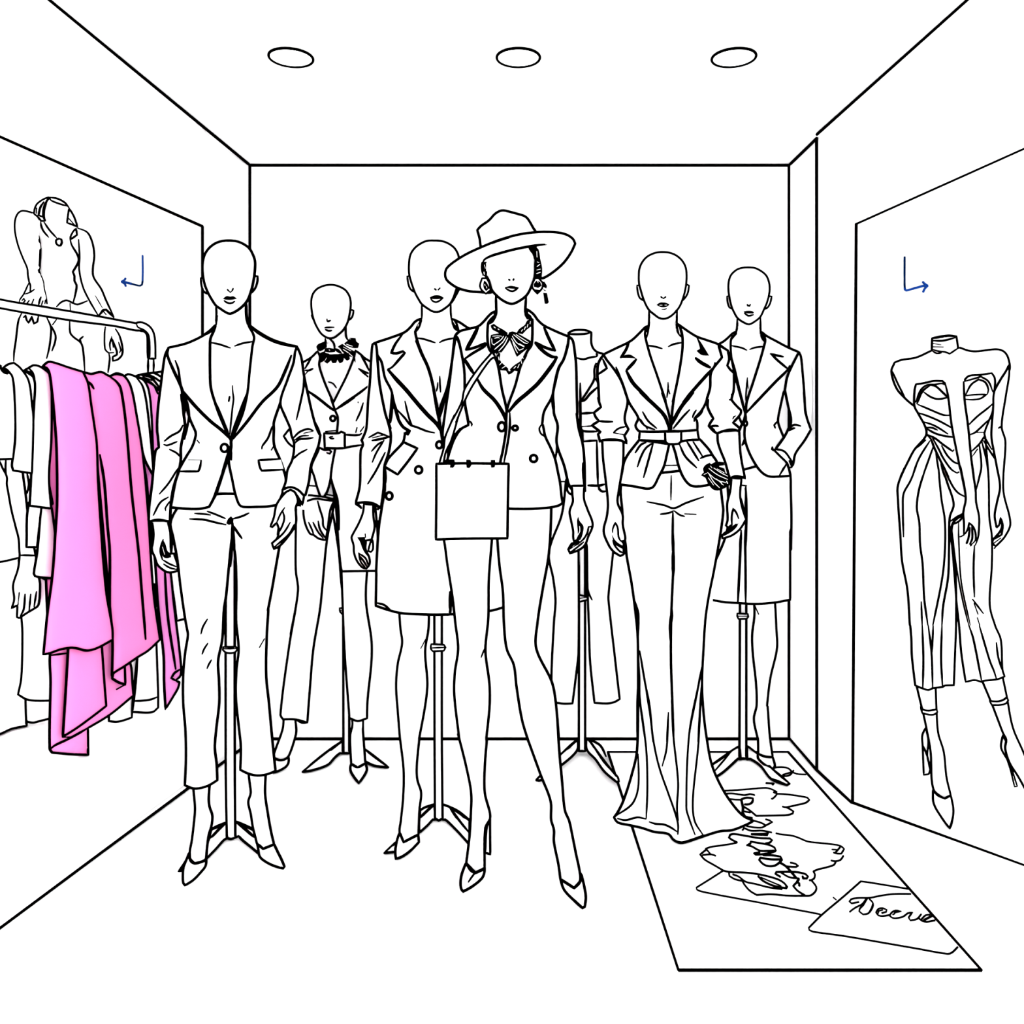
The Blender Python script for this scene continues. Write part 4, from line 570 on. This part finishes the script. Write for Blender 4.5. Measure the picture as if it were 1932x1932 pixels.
# ================================================================ right display bay: dressed torso
t = Thing('mannequin', 'headless mannequin in a strapless draped dress in the right-hand display bay', 'mannequin', 2.83, 1790)
t.part('body', [
 ('Ia 815,245 950,218 1110,220 1130,360 1150,360 1250,395 1350,405 1600,380 1690,410 1740,490 1752,640 1560,920 1550,1130 1300,1300 1000,1300 600,1070 480,970 380,850 320,650 360,540 440,510 620,480 810,395', dict(layer=0, w=3.8, tb=.08, R=22)),
 ('Ia 1752,560 1750,700 1710,950 1660,1320 1705,1500 1680,1932 Ib 1685,330 1765,690 1700,850 1590,970 1548,940 1550,900 1640,790 1665,720 1648,625 1625,720 1600,745 1575,600 1600,450 1640,250 1600,0 Ia 1565,1620 1535,1430 1555,1100 1560,920 1640,760 1710,650', dict(layer=1, w=3.6)),
 ('Ia 960,740 1010,950 1050,1280 1090,1500 1160,1850 Ib 1225,380 1195,560 1205,840 1150,858 1240,960 1210,1020 1300,945 1380,850 1388,700 1385,600 1350,430 1345,300 1300,0 Ia 1290,1700 1250,1300 1210,1000 1200,740', dict(layer=3, w=0)),
 ('Ic 945,520 1000,750 1015,810 1045,950 1080,1150 1105,1490 1200,1580 1265,1550 1225,1380 1200,1150 1150,980 1135,780 1125,520', dict(layer=0, w=3.6, tf=.02)),
 ('Ic 1540,480 1640,720 1740,980 1770,1040 1760,1120 1800,1250 1880,1380 1990,1580 2050,1500 1932,1170 1830,930 1775,650 1735,460', dict(layer=0, w=3.6, tf=.02)),
 t.limb('1740,900,26 1735,1100,24 1735,1300,18', -1), t.limb('1840,1000,26 1850,1150,24 1870,1300,18', -1)],
 lines=[('Ia 825,275 950,275 1095,240', 3.6), ('Ia 830,310 925,325', 2.6), ('Ia 830,350 955,352', 3), ('Ia 815,380 900,405 970,412 1030,435 1120,375 1150,360', 3.2), ('Ia 820,400 870,430 930,425', 3), ('Ia 335,650 400,800 485,965', 3.2), ('Ia 815,248 1000,215 1108,220', 4.6), ('Ia 1115,225 1130,365', 4),
  ('Ia 972,780 1010,950 1050,1280 1090,1500 1160,1850 Ib 1160,0 1225,380 1195,560 1203,700 1200,835 1152,858', 3.4, 3.5), ('Ia 1195,770 1210,1000 1250,1300 1290,1700 1320,1932 Ib 1345,300 1350,430 1385,600 1388,700 1375,860 1340,960', 3.4, 3.5), ('Ib 1203,840 1250,760 1265,682 1320,740 1345,830 1340,900 1300,942', 3.2), ('Ib 1300,720 1303,880 1270,950', 3.4), ('Ib 1275,740 1255,880 1215,980 1208,1020', 3.6), ('Ib 1208,1020 1240,1010 1300,940', 3.6),
  ('Ib 1590,740 1577,600', 3.4), ('Ib 1660,640 1675,720 1660,830 1550,895', 3.2), ('Ib 1550,945 1650,870', 3), ('Ia 1620,1340 1645,1325 1662,1322', 3.6), ('Ib 1570,1000 1590,970', 4)])
d = t.part('dress', [
 ('Ia 600,1070 603,870 620,805 720,790 830,765 940,765 985,820 1015,950 1060,1300 1110,1560 1180,1932 Ib 1195,200 1225,380 1200,560 1060,700 1060,1000 1100,1300 1105,1932 Ic 1305,200 1292,545 1210,548 1190,560 1100,572 1060,588 1000,572 940,545 910,280 905,120 895,0 Ib 545,1932 515,1500 450,1150 430,850 400,400 400,230 490,0 Ia 430,1932 520,1750 600,1600 740,1430 735,1330 640,1150', dict(layer=2, w=3.8)),
 ('Ia 1195,770 1260,705 1400,690 1540,670 1575,730 1575,850 1560,950 1550,1130 1500,1260 1450,1400 1460,1450 1500,1932 Ib 1505,350 1510,620 1540,850 1540,1200 1515,1680 1580,1932 Ic 1720,130 1735,400 1755,465 1690,490 1560,505 1545,515 1480,498 1400,515 1360,250 1340,0 Ib 1105,1600 1060,1000 1060,720 1150,600 1340,500 Ia 1320,1932 1290,1700 1250,1300 1210,1000', dict(layer=2, w=3.6))],
 lines=[('Ia 615,1025 680,870 760,812 850,808 930,795 975,812', 3.2), ('Ia 630,1045 700,890 790,820', 3.6), ('Ia 790,815 860,830 940,900 1010,970', 3.6), ('Ia 715,900 800,960 890,985 1010,965', 3.6), ('Ia 640,1050 760,1100 900,1160 960,1180 1030,1183', 3.6), ('Ia 640,1150 760,1190 900,1250 1060,1338', 3.6), ('Ia 710,1260 850,1310 1010,1410', 3.4),
  ('Ia 750,1330 820,1335 885,1365', 3.4), ('Ia 740,1340 850,1400 950,1430 1080,1450', 3.8), ('Ia 755,1415 850,1460 940,1530 1065,1620 1080,1600', 3.8), ('Ia 930,1550 1000,1670 1080,1750 1145,1775', 3.4), ('Ia 820,1455 900,1600 950,1700 1050,1840 1120,1885 1140,1870', 3.4), ('Ia 740,1480 600,1600', 3.8), ('Ia 790,1490 660,1700 570,1932', 3.4), ('Ia 835,1550 700,1932', 3.4),
  ('Ia 755,1425 800,1470 835,1560 900,1700 1020,1932', 3.8), ('Ia 860,1640 910,1932', 3.2), ('Ia 920,1770 965,1932', 3), ('Ia 1200,773 1410,712 1500,770 1555,900', 3.2), ('Ia 1225,930 1290,810 1380,747 1460,780 1500,870 1485,930', 3.4), ('Ia 1215,945 1350,930 1480,928 1400,980 1300,993 1220,988', 3.2), ('Ia 1265,1295 1360,1200 1500,1090 1548,1045', 3.4),
  ('Ia 1270,1420 1340,1390 1500,1240', 3.4), ('Ia 1340,1390 1450,1390', 3.2), ('Ia 1290,1625 1390,1530 1450,1440 1540,1600', 3.2), ('Ia 1290,1700 1370,1590', 3.4), ('Ia 1390,1530 1415,1800 1390,1932 Ib 1350,290', 3.2), ('Ia 1420,1500 1470,1700 1500,1932', 3.2), ('Ia 1440,1490 1520,1620 1590,1730', 3.4),
  ('Ib 625,0 550,180 470,330 460,500 468,860', 3.4), ('Ib 745,0 660,270 630,500 660,680 670,950 700,1180 720,1600 765,1932', 3.6), ('Ib 890,0 930,400 970,650 972,1000 940,1350 825,1932', 3.4), ('Ib 930,0 1000,200 1078,460 1030,620 1022,1000 1010,1350 950,1700 935,1932', 3.6), ('Ib 960,20 1060,230 1130,320 1218,370', 3.4), ('Ib 683,1640 695,1932', 3.2),
  ('Ib 1137,680 1140,900 1170,1400 1280,1932', 2.4), ('Ib 1055,750 1100,1150 1180,1600 1260,1932', 2.4), ('Ib 1330,960 1320,1250 1330,1590', 3.4), ('Ib 1305,1610 1440,1790', 3.4), ('Ib 1325,1660 1375,1800', 3), ('Ib 1365,1835 1395,1932', 3), ('Ib 1040,665 1195,565', 4), ('Ib 1060,710 1150,660 1190,600', 3.2),
  ('Ic 1005,0 1015,300 1010,570', 3.6), ('Ic 1060,0 1090,260 1100,570', 3.4), ('Ic 1105,0 1095,245', 3.2), ('Ic 1185,0 1177,300 1190,560', 3.6), ('Ic 1430,0 1470,120 1545,500', 3.6), ('Ic 1525,0 1620,320 1660,420 1682,490', 3.4), ('Ic 1680,155 1700,300 1755,465', 3.2)])
for p, z in (('Ic 988,742 1015,768 1060,777 1137,765 1142,790 1110,812 1060,812 1005,798', 1), ('Ic 1618,690 1700,692 1750,675 1772,655 1788,680 1770,708 1720,724 1640,725', 1)): t.part('ankle_strap', [(p, dict(layer=1.2, w=3.4, R=4, tf=.004))])
s_ = t.part('shoe', [('Ic 1102,1490 1140,1545 1210,1577 1265,1548 1288,1680 1275,1790 1255,1850 1180,1750 1108,1620', dict(layer=1.2, w=3.8, tf=.02))])
t.part('heel', [('Ic 1037,930 1005,1000 1008,1100 1018,1362 1062,1355 1077,1310 1050,1190 1060,1050', dict(layer=-1, w=3.4, R=4, tf=.004))], lines=[('Ic 1010,1090 1050,1190 1077,1320', 3.6)], parent=s_)
t.part('shoe', [('Ic 1745,1140 1790,1220 1870,1465 1846,1470 1800,1290', dict(layer=-.5, w=2.6, R=4, tf=.004)), ('Ic 1738,1000 1722,1110 1760,1190 1860,1340 1990,1560 2010,1540 1880,1300 1790,1100', dict(layer=-.3, w=3.4, R=5, tf=.005))])
# ================================================================ left display bay
ZL = PZ
t = Thing('mannequin', 'headless mannequin with a round pendant, behind the clothes rail in the left bay', 'mannequin', 3.20, 100, zf=ZL)
t.part('body', [
 ('La 590,140 700,160 790,210 840,270 825,430 935,510 850,640 870,720 945,850 950,920 885,1050 905,1160 930,1210 890,1420 Rb 790,330 800,470 920,580 950,700 965,900 P 160,900 P 160,1100 P 35,1100 P 27,690 Rb 160,780 190,550 240,250 La 480,1300 480,1000 490,800 460,600 340,470 400,345 430,260 500,190', dict(layer=0, w=0, tb=.08, R=24)),
 ('La 400,340 280,308 220,340 185,430 185,560 220,720 280,880 335,1010 340,1080 355,1170 290,1320 240,1390 235,1420 400,1460 575,1450 560,1370 530,1250 520,1170 470,1030 485,970 490,760 470,610 500,450 480,390', dict(layer=1, w=0)),
 ('La 940,515 1060,570 1120,690 1145,850 1128,1000 1135,1110 1230,1260 1290,1400 1385,1600 1190,1580 1090,1400 1010,1230 965,1020 970,860 955,660 930,590', dict(layer=1, w=0)),
 ('Rb 1200,380 1190,490 1200,660 1240,705 1290,700 1290,788 1340,775 1395,710 1395,640 1360,500 1310,380', dict(layer=1, w=0)),
 t.limb('60,900,26 60,1100,22 60,1330,16', 0, tf=.02), t.limb('130,900,26 130,1100,22 130,1330,16', 0, tf=.02)],
 lines=[('La 480,420 430,350 280,308 220,340 185,430 185,560 220,720 280,880 335,1010 340,1080 355,1170 370,1220 365,1290', 3.6), ('La 470,610 490,760 480,1000 470,1030 520,1170 530,1250 560,1370 572,1440', 3.6), ('La 940,515 1060,570 1120,690 1145,850 1128,1000 1135,1110 1230,1260 1290,1400 1385,1600', 3.6), ('La 955,655 970,860 965,1020 1010,1230 1090,1400 1190,1575', 3.6),
  ('La 850,640 870,720 945,850 955,920 885,1050 905,1100 905,1160 930,1210 920,1300 890,1420', 3.6), ('La 350,1185 290,1320 240,1390 235,1415', 3), ('La 685,1475 740,1420 810,1395 880,1425 940,1445 1065,1400', 3.2), ('La 850,1430 855,1515', 2.6), ('La 650,1500 655,1550', 2), ('La 1155,1335 1245,1490', 1.6),
  ('La 300,1320 360,1300 420,1260', 2.4), ('La 265,1400 290,1372 305,1400 285,1420', 3), ('La 330,1430 355,1395', 3.4), ('La 385,1440 410,1380', 3.4), ('La 470,1450 480,1400 500,1350', 3), ('La 505,1450 520,1400', 3.4), ('La 545,1440 550,1390', 2.6), ('La 300,1440 450,1465 560,1480', 4),
  ('La 1200,1580 1230,1545 1255,1512 1290,1508 1340,1560 1385,1605', 4.2), ('La 1255,1530 1290,1570', 3),
  ('Rb 245,250 210,330 180,560 160,700 157,795', 3.4), ('Rb 265,300 290,270 305,330 325,358 345,320 362,280', 3.2), ('Rb 362,280 385,368 425,345 437,280', 3.2), ('Rb 530,290 578,400 580,480 560,640 530,765', 3.2), ('Rb 642,320 597,380', 3.2), ('Rb 585,390 632,500 625,580 590,680', 3.2), ('Rb 793,335 800,470 840,520 925,590 950,700 965,900', 3.2), ('Rb 925,590 910,545 950,510', 3.2),
  ('Rb 1200,400 1192,490 1200,660 1240,700 1297,695', 3.2), ('Rb 1240,705 1250,760 1230,925', 3.2), ('Rb 1315,425 1360,500 1395,640 1390,720 1340,775 1285,790 1285,745 1330,720 1330,680 1270,530 1250,600 1258,672', 3.6), ('Rb 1270,510 1290,640', 2.6), ('Rb 1350,575 1375,670 1360,700', 2.4)])
t.part('scarf', [('La 415,345 420,290 450,225 520,172 590,142 600,155 570,185 540,280 532,385 548,430 500,430 470,390', dict(layer=2, w=3.2, R=5, tf=.005)), ('La 840,275 900,380 942,500 815,452 825,380', dict(layer=2, w=3.4, R=5, tf=.005)), ('La 925,520 935,600 860,655 855,630 890,560', dict(layer=2, w=3.2, R=5, tf=.005))],
 lines=[('La 535,195 490,265 468,360 530,388', 3.4), ('La 595,142 700,160 790,210 845,280', 3.6), ('La 605,155 620,180 700,215 815,250', 3.2), ('La 835,400 930,505', 3.2), ('La 445,270 440,340', 3), ('La 570,180 535,280 530,380 552,430', 4.6)])
t.part('pendant', [('La 715,645 745,655 752,690 735,730 715,732 685,705 682,665', dict(layer=1, w=3.8, R=4, tf=.003))], lines=[('La 535,445 600,540 690,640', 3.2), ('La 485,430 520,540 592,632', 3.2)])
t = Thing('mannequin', 'mannequin with only one arm and trousers showing, below the white garments on the rail', 'mannequin', 2.93, 60, zf=ZL)
t.part('body', [('P -30,700 P -30,900 Rf 0,300 50,420 110,530 130,600 125,700 150,850 210,1180 290,1500 340,1700 355,1932 Lc 180,40 165,160 120,310 130,440 105,522 160,490 155,600 175,610 250,560 300,530 350,490 365,300 355,235 330,60 Lb 260,1640 235,1420 205,1180 200,900 130,760', dict(layer=5, w=3.8)), t.limb('-30,760,30 0,900,34 30,1000,34', 0, tf=.02), t.limb('20,1000,20 30,1200,18 30,1340,14', 0, tf=.02), t.limb('70,1000,20 75,1200,18 75,1340,14', 0, tf=.02)],
 lines=[('Rf 105,260 100,440 115,520', 3.2), ('Lc 175,375 165,490', 3.4), ('Lc 228,388 215,530 185,592', 3.4), ('Lc 280,388 265,542', 3.4), ('Lc 332,365 310,508', 3.4), ('Lc 180,38 205,36 320,40', 3.6), ('Rf 490,500 520,650 525,720 495,880', 3.6)])
t.part('trousers', [('Lc 195,400 205,750 195,1150 165,1305 245,1350 330,1362 500,1360 500,300 300,200', dict(layer=3, w=3.8)), ('Lc 232,1300 236,1450 240,1550 300,1562 370,1545 500,1515 500,1300', dict(layer=2, w=3.8)), ('P -40,1060 Lc 0,97 90,80 170,60 225,700 235,1300 242,1590 180,1602 100,1620 0,1665 P -40,1396', dict(layer=1, w=3.8))])
# rail with its drooping end
r = Thing('clothes_rail', 'tubular clothes rail with a bent end post, holding the garments on the left', 'clothes rack', 2.34, 290, kx=.0021, zf=ZL)
r.part('rail', [('P -70,546 P -70,566 La 0,1490 800,1630 1400,1710 1640,1760 1740,1770 1800,1830 1815,1932 Rb 1700,765 1770,765 1765,560 1745,460 1700,395 1620,352 1570,352 La 1650,1672 1200,1590 600,1485 0,1383', dict(layer=0, w=3.8, tf=.008, tb=.012, R=8))],
 lines=[('Rb 1555,375 1570,405 1640,440 1690,495 1698,600 1705,745', 3.4), ('Rb 1600,455 1650,460 1675,500 1680,600 1680,760', 3.6), ('Rb 1550,360 1565,405', 3.4)])
r.part('post', [('Rb 1687,765 1752,765 1752,930 P 288,1000 P 288,1338 P 281,1338 P 281,1000 Rb 1682,930', dict(layer=-2.6, w=0, tf=.006, tb=.01, R=5))], lines=[('Rb 1687,765 1685,930', 4.4), ('Rb 1750,770 1748,920', 4.4), ('Rb 1700,762 1768,765', 3.6)])
GR = 'garments hanging on the clothes rail'
def garment(name, label, cat, px, pieces, lines=(), mat_='white', layer0=0, extra=()):
    g = Thing(name, label, cat, 2.345, px, kx=.0021, zf=ZL, group=GR)
    g.part(name, pieces, lines=lines, mat=mat_, label=None)
    for nm, pc_, ln_, m_ in extra: g.part(nm, pc_, lines=ln_, mat=m_)
    return g
def single(name, label, cat, px, pieces, lines=(), mat_='white'):
    g = Thing(name, label, cat, 2.345, px, kx=.0021, zf=ZL, group=GR, empty=False)
    g.part(name, pieces, lines=lines, mat=mat_, single=True, w=4)
single('white_jacket', 'short white jacket at the near left end of the rail, cut by the picture edge', 'jacket', 5, [('P -40,682 Lb 0,255 40,285 100,320 118,380 132,560 138,750 135,900 118,1090 0,1095 P -40,868', dict(layer=4.4, tb=.005, w=4))], [('Lb 0,235 15,245', 4), ('Lb 0,262 30,300 70,318', 3.6)])
single('white_jacket', 'second white jacket from the left on the rail, with a square lower corner', 'jacket', 40, [('Lb 30,258 75,228 125,215 180,258 250,355 275,450 290,600 302,700 300,900 290,1222 120,1197 108,1150 120,1060 138,900 132,560 115,360 70,285', dict(layer=3.0, tb=.005, w=4))], [('Lb 225,290 270,400 285,560', 0.01)])
single('white_coat', 'third white garment from the left on the rail, next to the pink one', 'coat', 78, [('Lb 220,282 260,262 300,238 350,243 400,272 450,318 468,400 467,900 447,1180 445,1300 465,1543 270,1517 285,1220 300,800 310,600 318,400 290,310', dict(layer=1.6, tb=.005, w=4))], [('Lb 225,290 300,340 315,365', 4), ('Lb 265,265 300,310 318,380', 3.6), ('Lb 380,255 450,315', 3.6)])
single('white_coat', 'long white garment showing below the third one on the rail', 'coat', 80, [('Lb 270,1480 240,1895 335,1895 375,1540 480,1500 440,1300', dict(layer=.5, tb=.005, w=4)), ('Lb 375,1500 340,1932 Lc 308,205 320,228 360,237 480,247 492,100 500,0 Lb 502,1880 498,1750 470,1540', dict(layer=.1, tb=.005, w=4))])
g = Thing('pink_drape', 'large pink garment hanging full front on the rail, with its long lower layers', 'dress', 2.345, 150, kx=.0021, zf=ZL, group=GR)
g.part('front_panel', [('Lb 383,250 440,206 500,215 620,255 755,297 800,400 830,600 860,800 880,950 892,1300 930,1900 Lc 940,100 970,400 1022,700 1026,805 930,860 850,895 780,905 700,885 640,880 550,895 450,930 395,940 410,780 430,580 475,240 495,0 Lb 502,1800 520,1500 515,1000 495,700 470,450 450,310 425,262', dict(layer=3.4, tb=.005, w=4.2, R=22))], mat='pink')
g.part('back_panel', [('Lb 455,300 468,500 462,900 445,1180 445,1320 465,1540 500,1800 Lc 492,150 475,245 418,247 424,400 432,600 600,600 Lb 600,400', dict(layer=-.85, tb=.005, w=4))], mat='pink_dark')
ul = g.part('lower_layer', [('Lc 466,880 460,1200 452,1800 475,1835 640,1850 803,1855 800,1612 1000,1490 1215,1315 1205,1200 1185,1020 1025,700 600,700', dict(layer=.4, tb=.005, w=4.2, R=20))], [('Lc 450,1810 500,1770 600,1722 700,1670 800,1612', 4.2), ('Lc 460,948 615,930', 3.6)], mat='pink_dark')
g.part('turned_hem', [('Lc 622,870 600,1250 572,1690 700,1610 850,1500 967,1410 950,1200 925,840 780,860', dict(layer=1.8, tb=.005, w=4.2, R=20))], [('Lc 575,1695 660,1692', 3.4)], mat='pink', parent=ul)
g = Thing('pink_drape', 'pink garment with two folds and a pointed hem, right of the large pink one', 'dress', 2.345, 230, kx=.0021, zf=ZL, group=GR)
g.part('front_panel', [('Lb 752,295 830,316 920,298 1000,335 1060,310 1130,335 1190,430 1245,700 1300,1050 1350,1600 1370,1932 Lc 1400,400 1457,805 1350,905 1250,968 1130,1050 1030,1115 1020,1150 1025,805 1000,500 Lb 900,1300 850,800 790,400', dict(layer=2.2, tb=.005, w=4.2, R=22))],
 [('Lb 1000,340 1060,385 1100,450 1150,800 1200,1400 1262,1932 Lc 1290,350 1328,805', 4.4), ('Lb 790,380 830,410 857,455', 4), ('Lb 910,1050 950,1300 980,1700 1000,1932 Lc 1000,500 1005,640', 4.4), ('Lb 1000,335 1060,320 1130,335', 3)], mat='pink')
g.part('turned_hem', [('Lc 1030,1100 1023,1160 1080,1195 1142,1215 1135,1030', dict(layer=1.6, tb=.005, w=4.2, R=8))], [('Lc 1142,1215 1060,1260', 4)], mat='pink_dark')
single('pink_scarf', 'narrow pink garment with a knotted lower end, beside the nearest mannequin sleeve', 'scarf', 320, [('Lb 1310,370 1400,420 1480,520 1500,900 1500,1932 Lc 1552,190 1580,450 1645,1000 1645,1130 1600,1178 1635,1195 1620,1250 1580,1320 1508,1437 1495,1200 1490,950 1440,500 1410,60 Lb 1370,1700 1335,1300 1300,1050 1320,700', dict(layer=.2, tb=.005, w=4.2, R=16))],
 [('Lc 1500,150 1530,600 1602,1078', 4.2), ('Lc 1640,1078 1590,1110 1562,1155 1600,1180', 4.2), ('Lb 1330,365 1400,420 1440,500', 4)], mat_='lilac')
single('white_shirt', 'white garment on the rail just right of the pink ones, tapering to a point', 'shirt', 265, [('Lb 1132,338 1165,318 1205,328 1240,342 1310,375 1355,470 1380,700 1392,1000 1400,1252 1310,1070 1250,750 1190,430', dict(layer=1.2, tb=.005, w=4))], [('Lb 1240,345 1300,430 1340,620 1385,1060 1395,1240', 4)])
single('white_shirt', 'last white garments bunched against the rail post', 'shirt', 296, [('Lb 1235,335 1300,318 1400,305 1480,293 1540,420 1500,650 1450,540 1430,480 1380,410 1320,370', dict(layer=-1.0, tb=.005, w=4))], [('Lb 1290,330 1370,345 1430,410 1465,460', 3.8), ('Lb 1330,318 1400,345 1472,395', 3.8), ('Lb 1385,305 1430,320 1475,348', 3.8), ('Lb 1300,345 1385,375', 4), ('Lb 1330,378 1400,440 1445,530', 4)])
single('white_trousers', 'white trouser leg with a curved hem, hanging below the pink hem at the rail end', 'trousers', 270, [('Lc 1260,300 1250,980 1232,1250 1205,1465 1385,1467 1440,1425 1440,1300 1425,850 1410,300', dict(layer=-.6, tb=.005, w=3.8))], [('Lc 1210,1365 1300,1362 1380,1350 1440,1325', 3.6)])
single('white_trousers', 'shorter stub of white trouser leg under the slanting pink hem', 'trousers', 228, [('Lc 995,1300 992,1548 1060,1555 1130,1540 1200,1515 1212,1300 1250,950 1255,600 1100,600', dict(layer=-1.3, tb=.005, w=3.8))])
single('white_trousers', 'white trouser leg hanging furthest right, seen beside the knotted pink garment', 'trousers', 338, [('Lc 1480,100 1760,100 1760,600 1690,616 1610,635 1560,300', dict(layer=-1.3, tb=.005, w=3.8))])
# ================================================================ printed mat on the floor, right
class Flat:
    def __init__(s, z): s.z = z
    def P(s, q): 
        Y = (H-s.z)*F/(q[:, 1]-CY); return ray(q[:, 0], q[:, 1], Y), Y
org = np.array(at(1440, 1620, (H)*F/820.)); org[2] = 0
rug = bpy.data.objects.new('floor_mat', None); COL.objects.link(rug); rug.location = org
rug['label'] = 'long white printed floor mat with ink flowers and handwriting, at the right'; rug['category'] = 'mat'
mb = MB(); zt = .012; fl_ = Flat(zt)
C = np.array([(1147, 1420), (1487, 1420), (1852, 1832), (1280, 1832)], float); top, _ = fl_.P(C)
bot = top.copy(); bot[:, 2] = .001; mb.add(np.concatenate([top, bot]), [(3, 2, 1, 0), (4, 5, 6, 7), (0, 1, 5, 4), (1, 2, 6, 5), (2, 3, 7, 6), (3, 0, 4, 7)], 'white')
for i, w_ in ((0, 3.6), (1, 4.6), (2, 5.4), (3, 4.6)):
    q = smooth(np.array([C[i], C[(i+1) % 4]])); v, Y = fl_.P(q); mb.tube(v+[0, 0, .002], (w_+WA)/2/F*Y, 'ink')
mb.obj('mat_base', org, rug, shade=False)
pr = MB(); fp = Flat(zt+.0025)
L = [('Eg 415,335 560,328 700,318 930,300 1000,315 1068,350', 3), ('Eg 1068,372 1200,380 1340,400 1440,420 1462,445 1420,480 1300,510 1180,535 1135,528', 3.2), ('Eg 1180,535 1230,560 1268,585 1260,610 1200,630 1100,635 820,640', 3.4), ('Eg 820,642 740,575 650,520', 3.4),
 ('Eg 1025,352 1070,372 1050,400 1010,435 1000,430', 3), ('Eg 430,372 520,368 680,388 740,375 798,388', 3.2), ('Eg 475,432 560,442 630,445', 3), ('Eg 635,440 700,420 775,428 770,470 730,500 675,502', 4), ('Eg 635,445 655,540 650,610', 4.4), ('Eg 665,585 745,600', 3), ('Eg 660,610 690,650 770,665', 3.6),
 ('Eg 935,243 1030,248 1015,262', 3.6), ('Eg 1020,65 1050,52 1150,50 1210,65 1255,108 1230,140 1180,158 1125,155', 3.2), ('Eg 1140,140 1240,110', 2.8), ('Eg 1255,108 1310,130 1420,138', 2.8), ('Eg 1255,110 1270,88', 2.6),
 ('Eg 790,700 870,722 935,755 1010,715 980,695 930,682', 3.2), ('Eg 700,765 800,780 890,780 935,755', 3), ('Eg 650,812 670,787 750,820 890,820 1005,842', 3.2), ('Eg 755,862 960,855 950,875 760,866', 3.4), ('Eg 585,962 520,930 485,905 500,870 540,860 700,885 850,910 980,915', 3.6), ('Eg 980,912 1010,935 980,965 930,975', 3.6),
 ('Eg 745,952 850,970 960,990 1040,1025 1055,1060 960,1065 860,1062 760,1010 705,998 750,972', 3.6), ('Eg 1050,1070 960,1095 810,1112 790,1095 860,1082', 3.6), ('Eg 900,1118 1020,1120 1110,1135 1130,1170 1100,1205 1040,1245 960,1250 900,1225 852,1175 870,1145', 3.8), ('Eg 875,1150 980,1168 1115,1170', 4), ('Eg 1100,1205 1180,1255 1240,1320 1300,1390', 4.4),
 ('Eg 1230,1208 1290,1220 1325,1245 1300,1260 1180,1253', 3.2), ('Eg 1110,1380 1050,1345 1060,1322 1200,1320 1320,1325 1420,1350 1445,1375 1430,1400 1380,1400', 3.8), ('Eg 1120,1330 1220,1385 1340,1400', 3), ('Eg 1380,1375 1390,1400', 4), ('Eg 585,962 540,975 400,998 260,1018 200,1040 205,1055', 3), ('Eg 205,1052 135,1108 190,1170 300,1235 420,1305', 3.2), ('Eg 215,1050 265,1108', 2.8), ('Eg 165,1115 270,1108 325,1125', 3),
 ('Eg 1055,850 1120,865 1250,880 1330,905 1440,950 1600,970 1780,990 1850,1010 1885,1042 1850,1098 1800,1098 1755,1085', 3), ('Eg 1835,1020 1775,1090', 3), ('Eg 1735,1048 1795,1050', 2.4), ('Eg 1875,1125 1840,1175 1780,1190 1725,1182', 3), ('Eg 1782,1200 1760,1235 1650,1270 1560,1292 1510,1315', 3), ('Eg 1510,1315 1530,1350 1520,1400 1490,1420 1460,1422', 3.2),
 ('Eg 1490,1425 1545,1500 1540,1550 1480,1605 1400,1610 1200,1608 1000,1592 825,1600', 3.2), ('Eg 825,1602 740,1550 670,1470 650,1430', 3.2), ('Eg 420,1305 480,1320 700,1330 850,1350 1000,1385 1100,1420 1160,1460 1195,1505', 3.4), ('Eg 485,1325 490,1370 560,1410 650,1430', 3), ('Eg 530,1350 600,1375 690,1440 800,1465 980,1510 1130,1530', 3), ('Eg 840,1372 900,1430 1030,1490 1185,1520', 3.6), ('Eg 870,1385 1000,1440 1120,1490', 2.2), ('Eg 1185,1490 1180,1520', 4),
 ('Eg 1335,1410 1310,1440 1340,1460 1340,1490', 4), ('Eg 1310,1445 1265,1490 1320,1550 1410,1605', 3.4), ('Eg 415,1305 250,1410 90,1510 95,1535 140,1555 400,1608 800,1682 1200,1760 1590,1835 1612,1850', 2.8), ('Eg 1750,1628 1790,1660', 2),
 ('Ra 1030,710 700,655 600,641 430,790 240,950 125,1065 130,1085 165,1100 450,1140 800,1200 1100,1252 1390,1302 1430,1290 1482,1240', 2.9)]
SG = [('Ra 1055,756 900,757 780,772 690,790 570,793 510,805 495,825 515,842 582,830', 2.8), ('Ra 690,790 655,798 610,850 560,875 515,905 498,920', 2.6), ('Ra 655,800 620,860 590,890 585,915 620,943 665,935 695,900 712,860 705,830 680,805', 2.8), ('Ra 675,925 700,880 708,850', 2.6),
 ('Ra 755,935 765,910 800,902', 2), ('Ra 790,930 830,920 835,900 800,886 760,892 738,925 760,952 800,958 862,948', 2.8), ('Ra 890,945 910,935', 2), ('Ra 905,925 965,915 920,906 880,925 862,955 890,975 940,975 990,960 1030,930 1070,925 1035,970 1050,997 1110,985 1150,940', 2.7), ('Ra 1125,975 1160,1003 1200,1010 1275,997', 2.8), ('Ra 1150,990 1190,950 1230,945', 2.6), ('Ra 1175,995 1245,958', 3.4)]
def draw(mb, L):
    for s_, w_ in L:
        q = smooth(pts(s_)); v, Y = fp.P(q); mb.tube(v, (w_+WA)/2/F*Y, 'ink')
draw(pr, L[:-1]); pr.obj('flower_print', org, rug)
pr = MB(); draw(pr, L[-1:]); pr.obj('card_print', org, rug)
pr = MB(); draw(pr, SG); pr.obj('handwriting', org, rug)
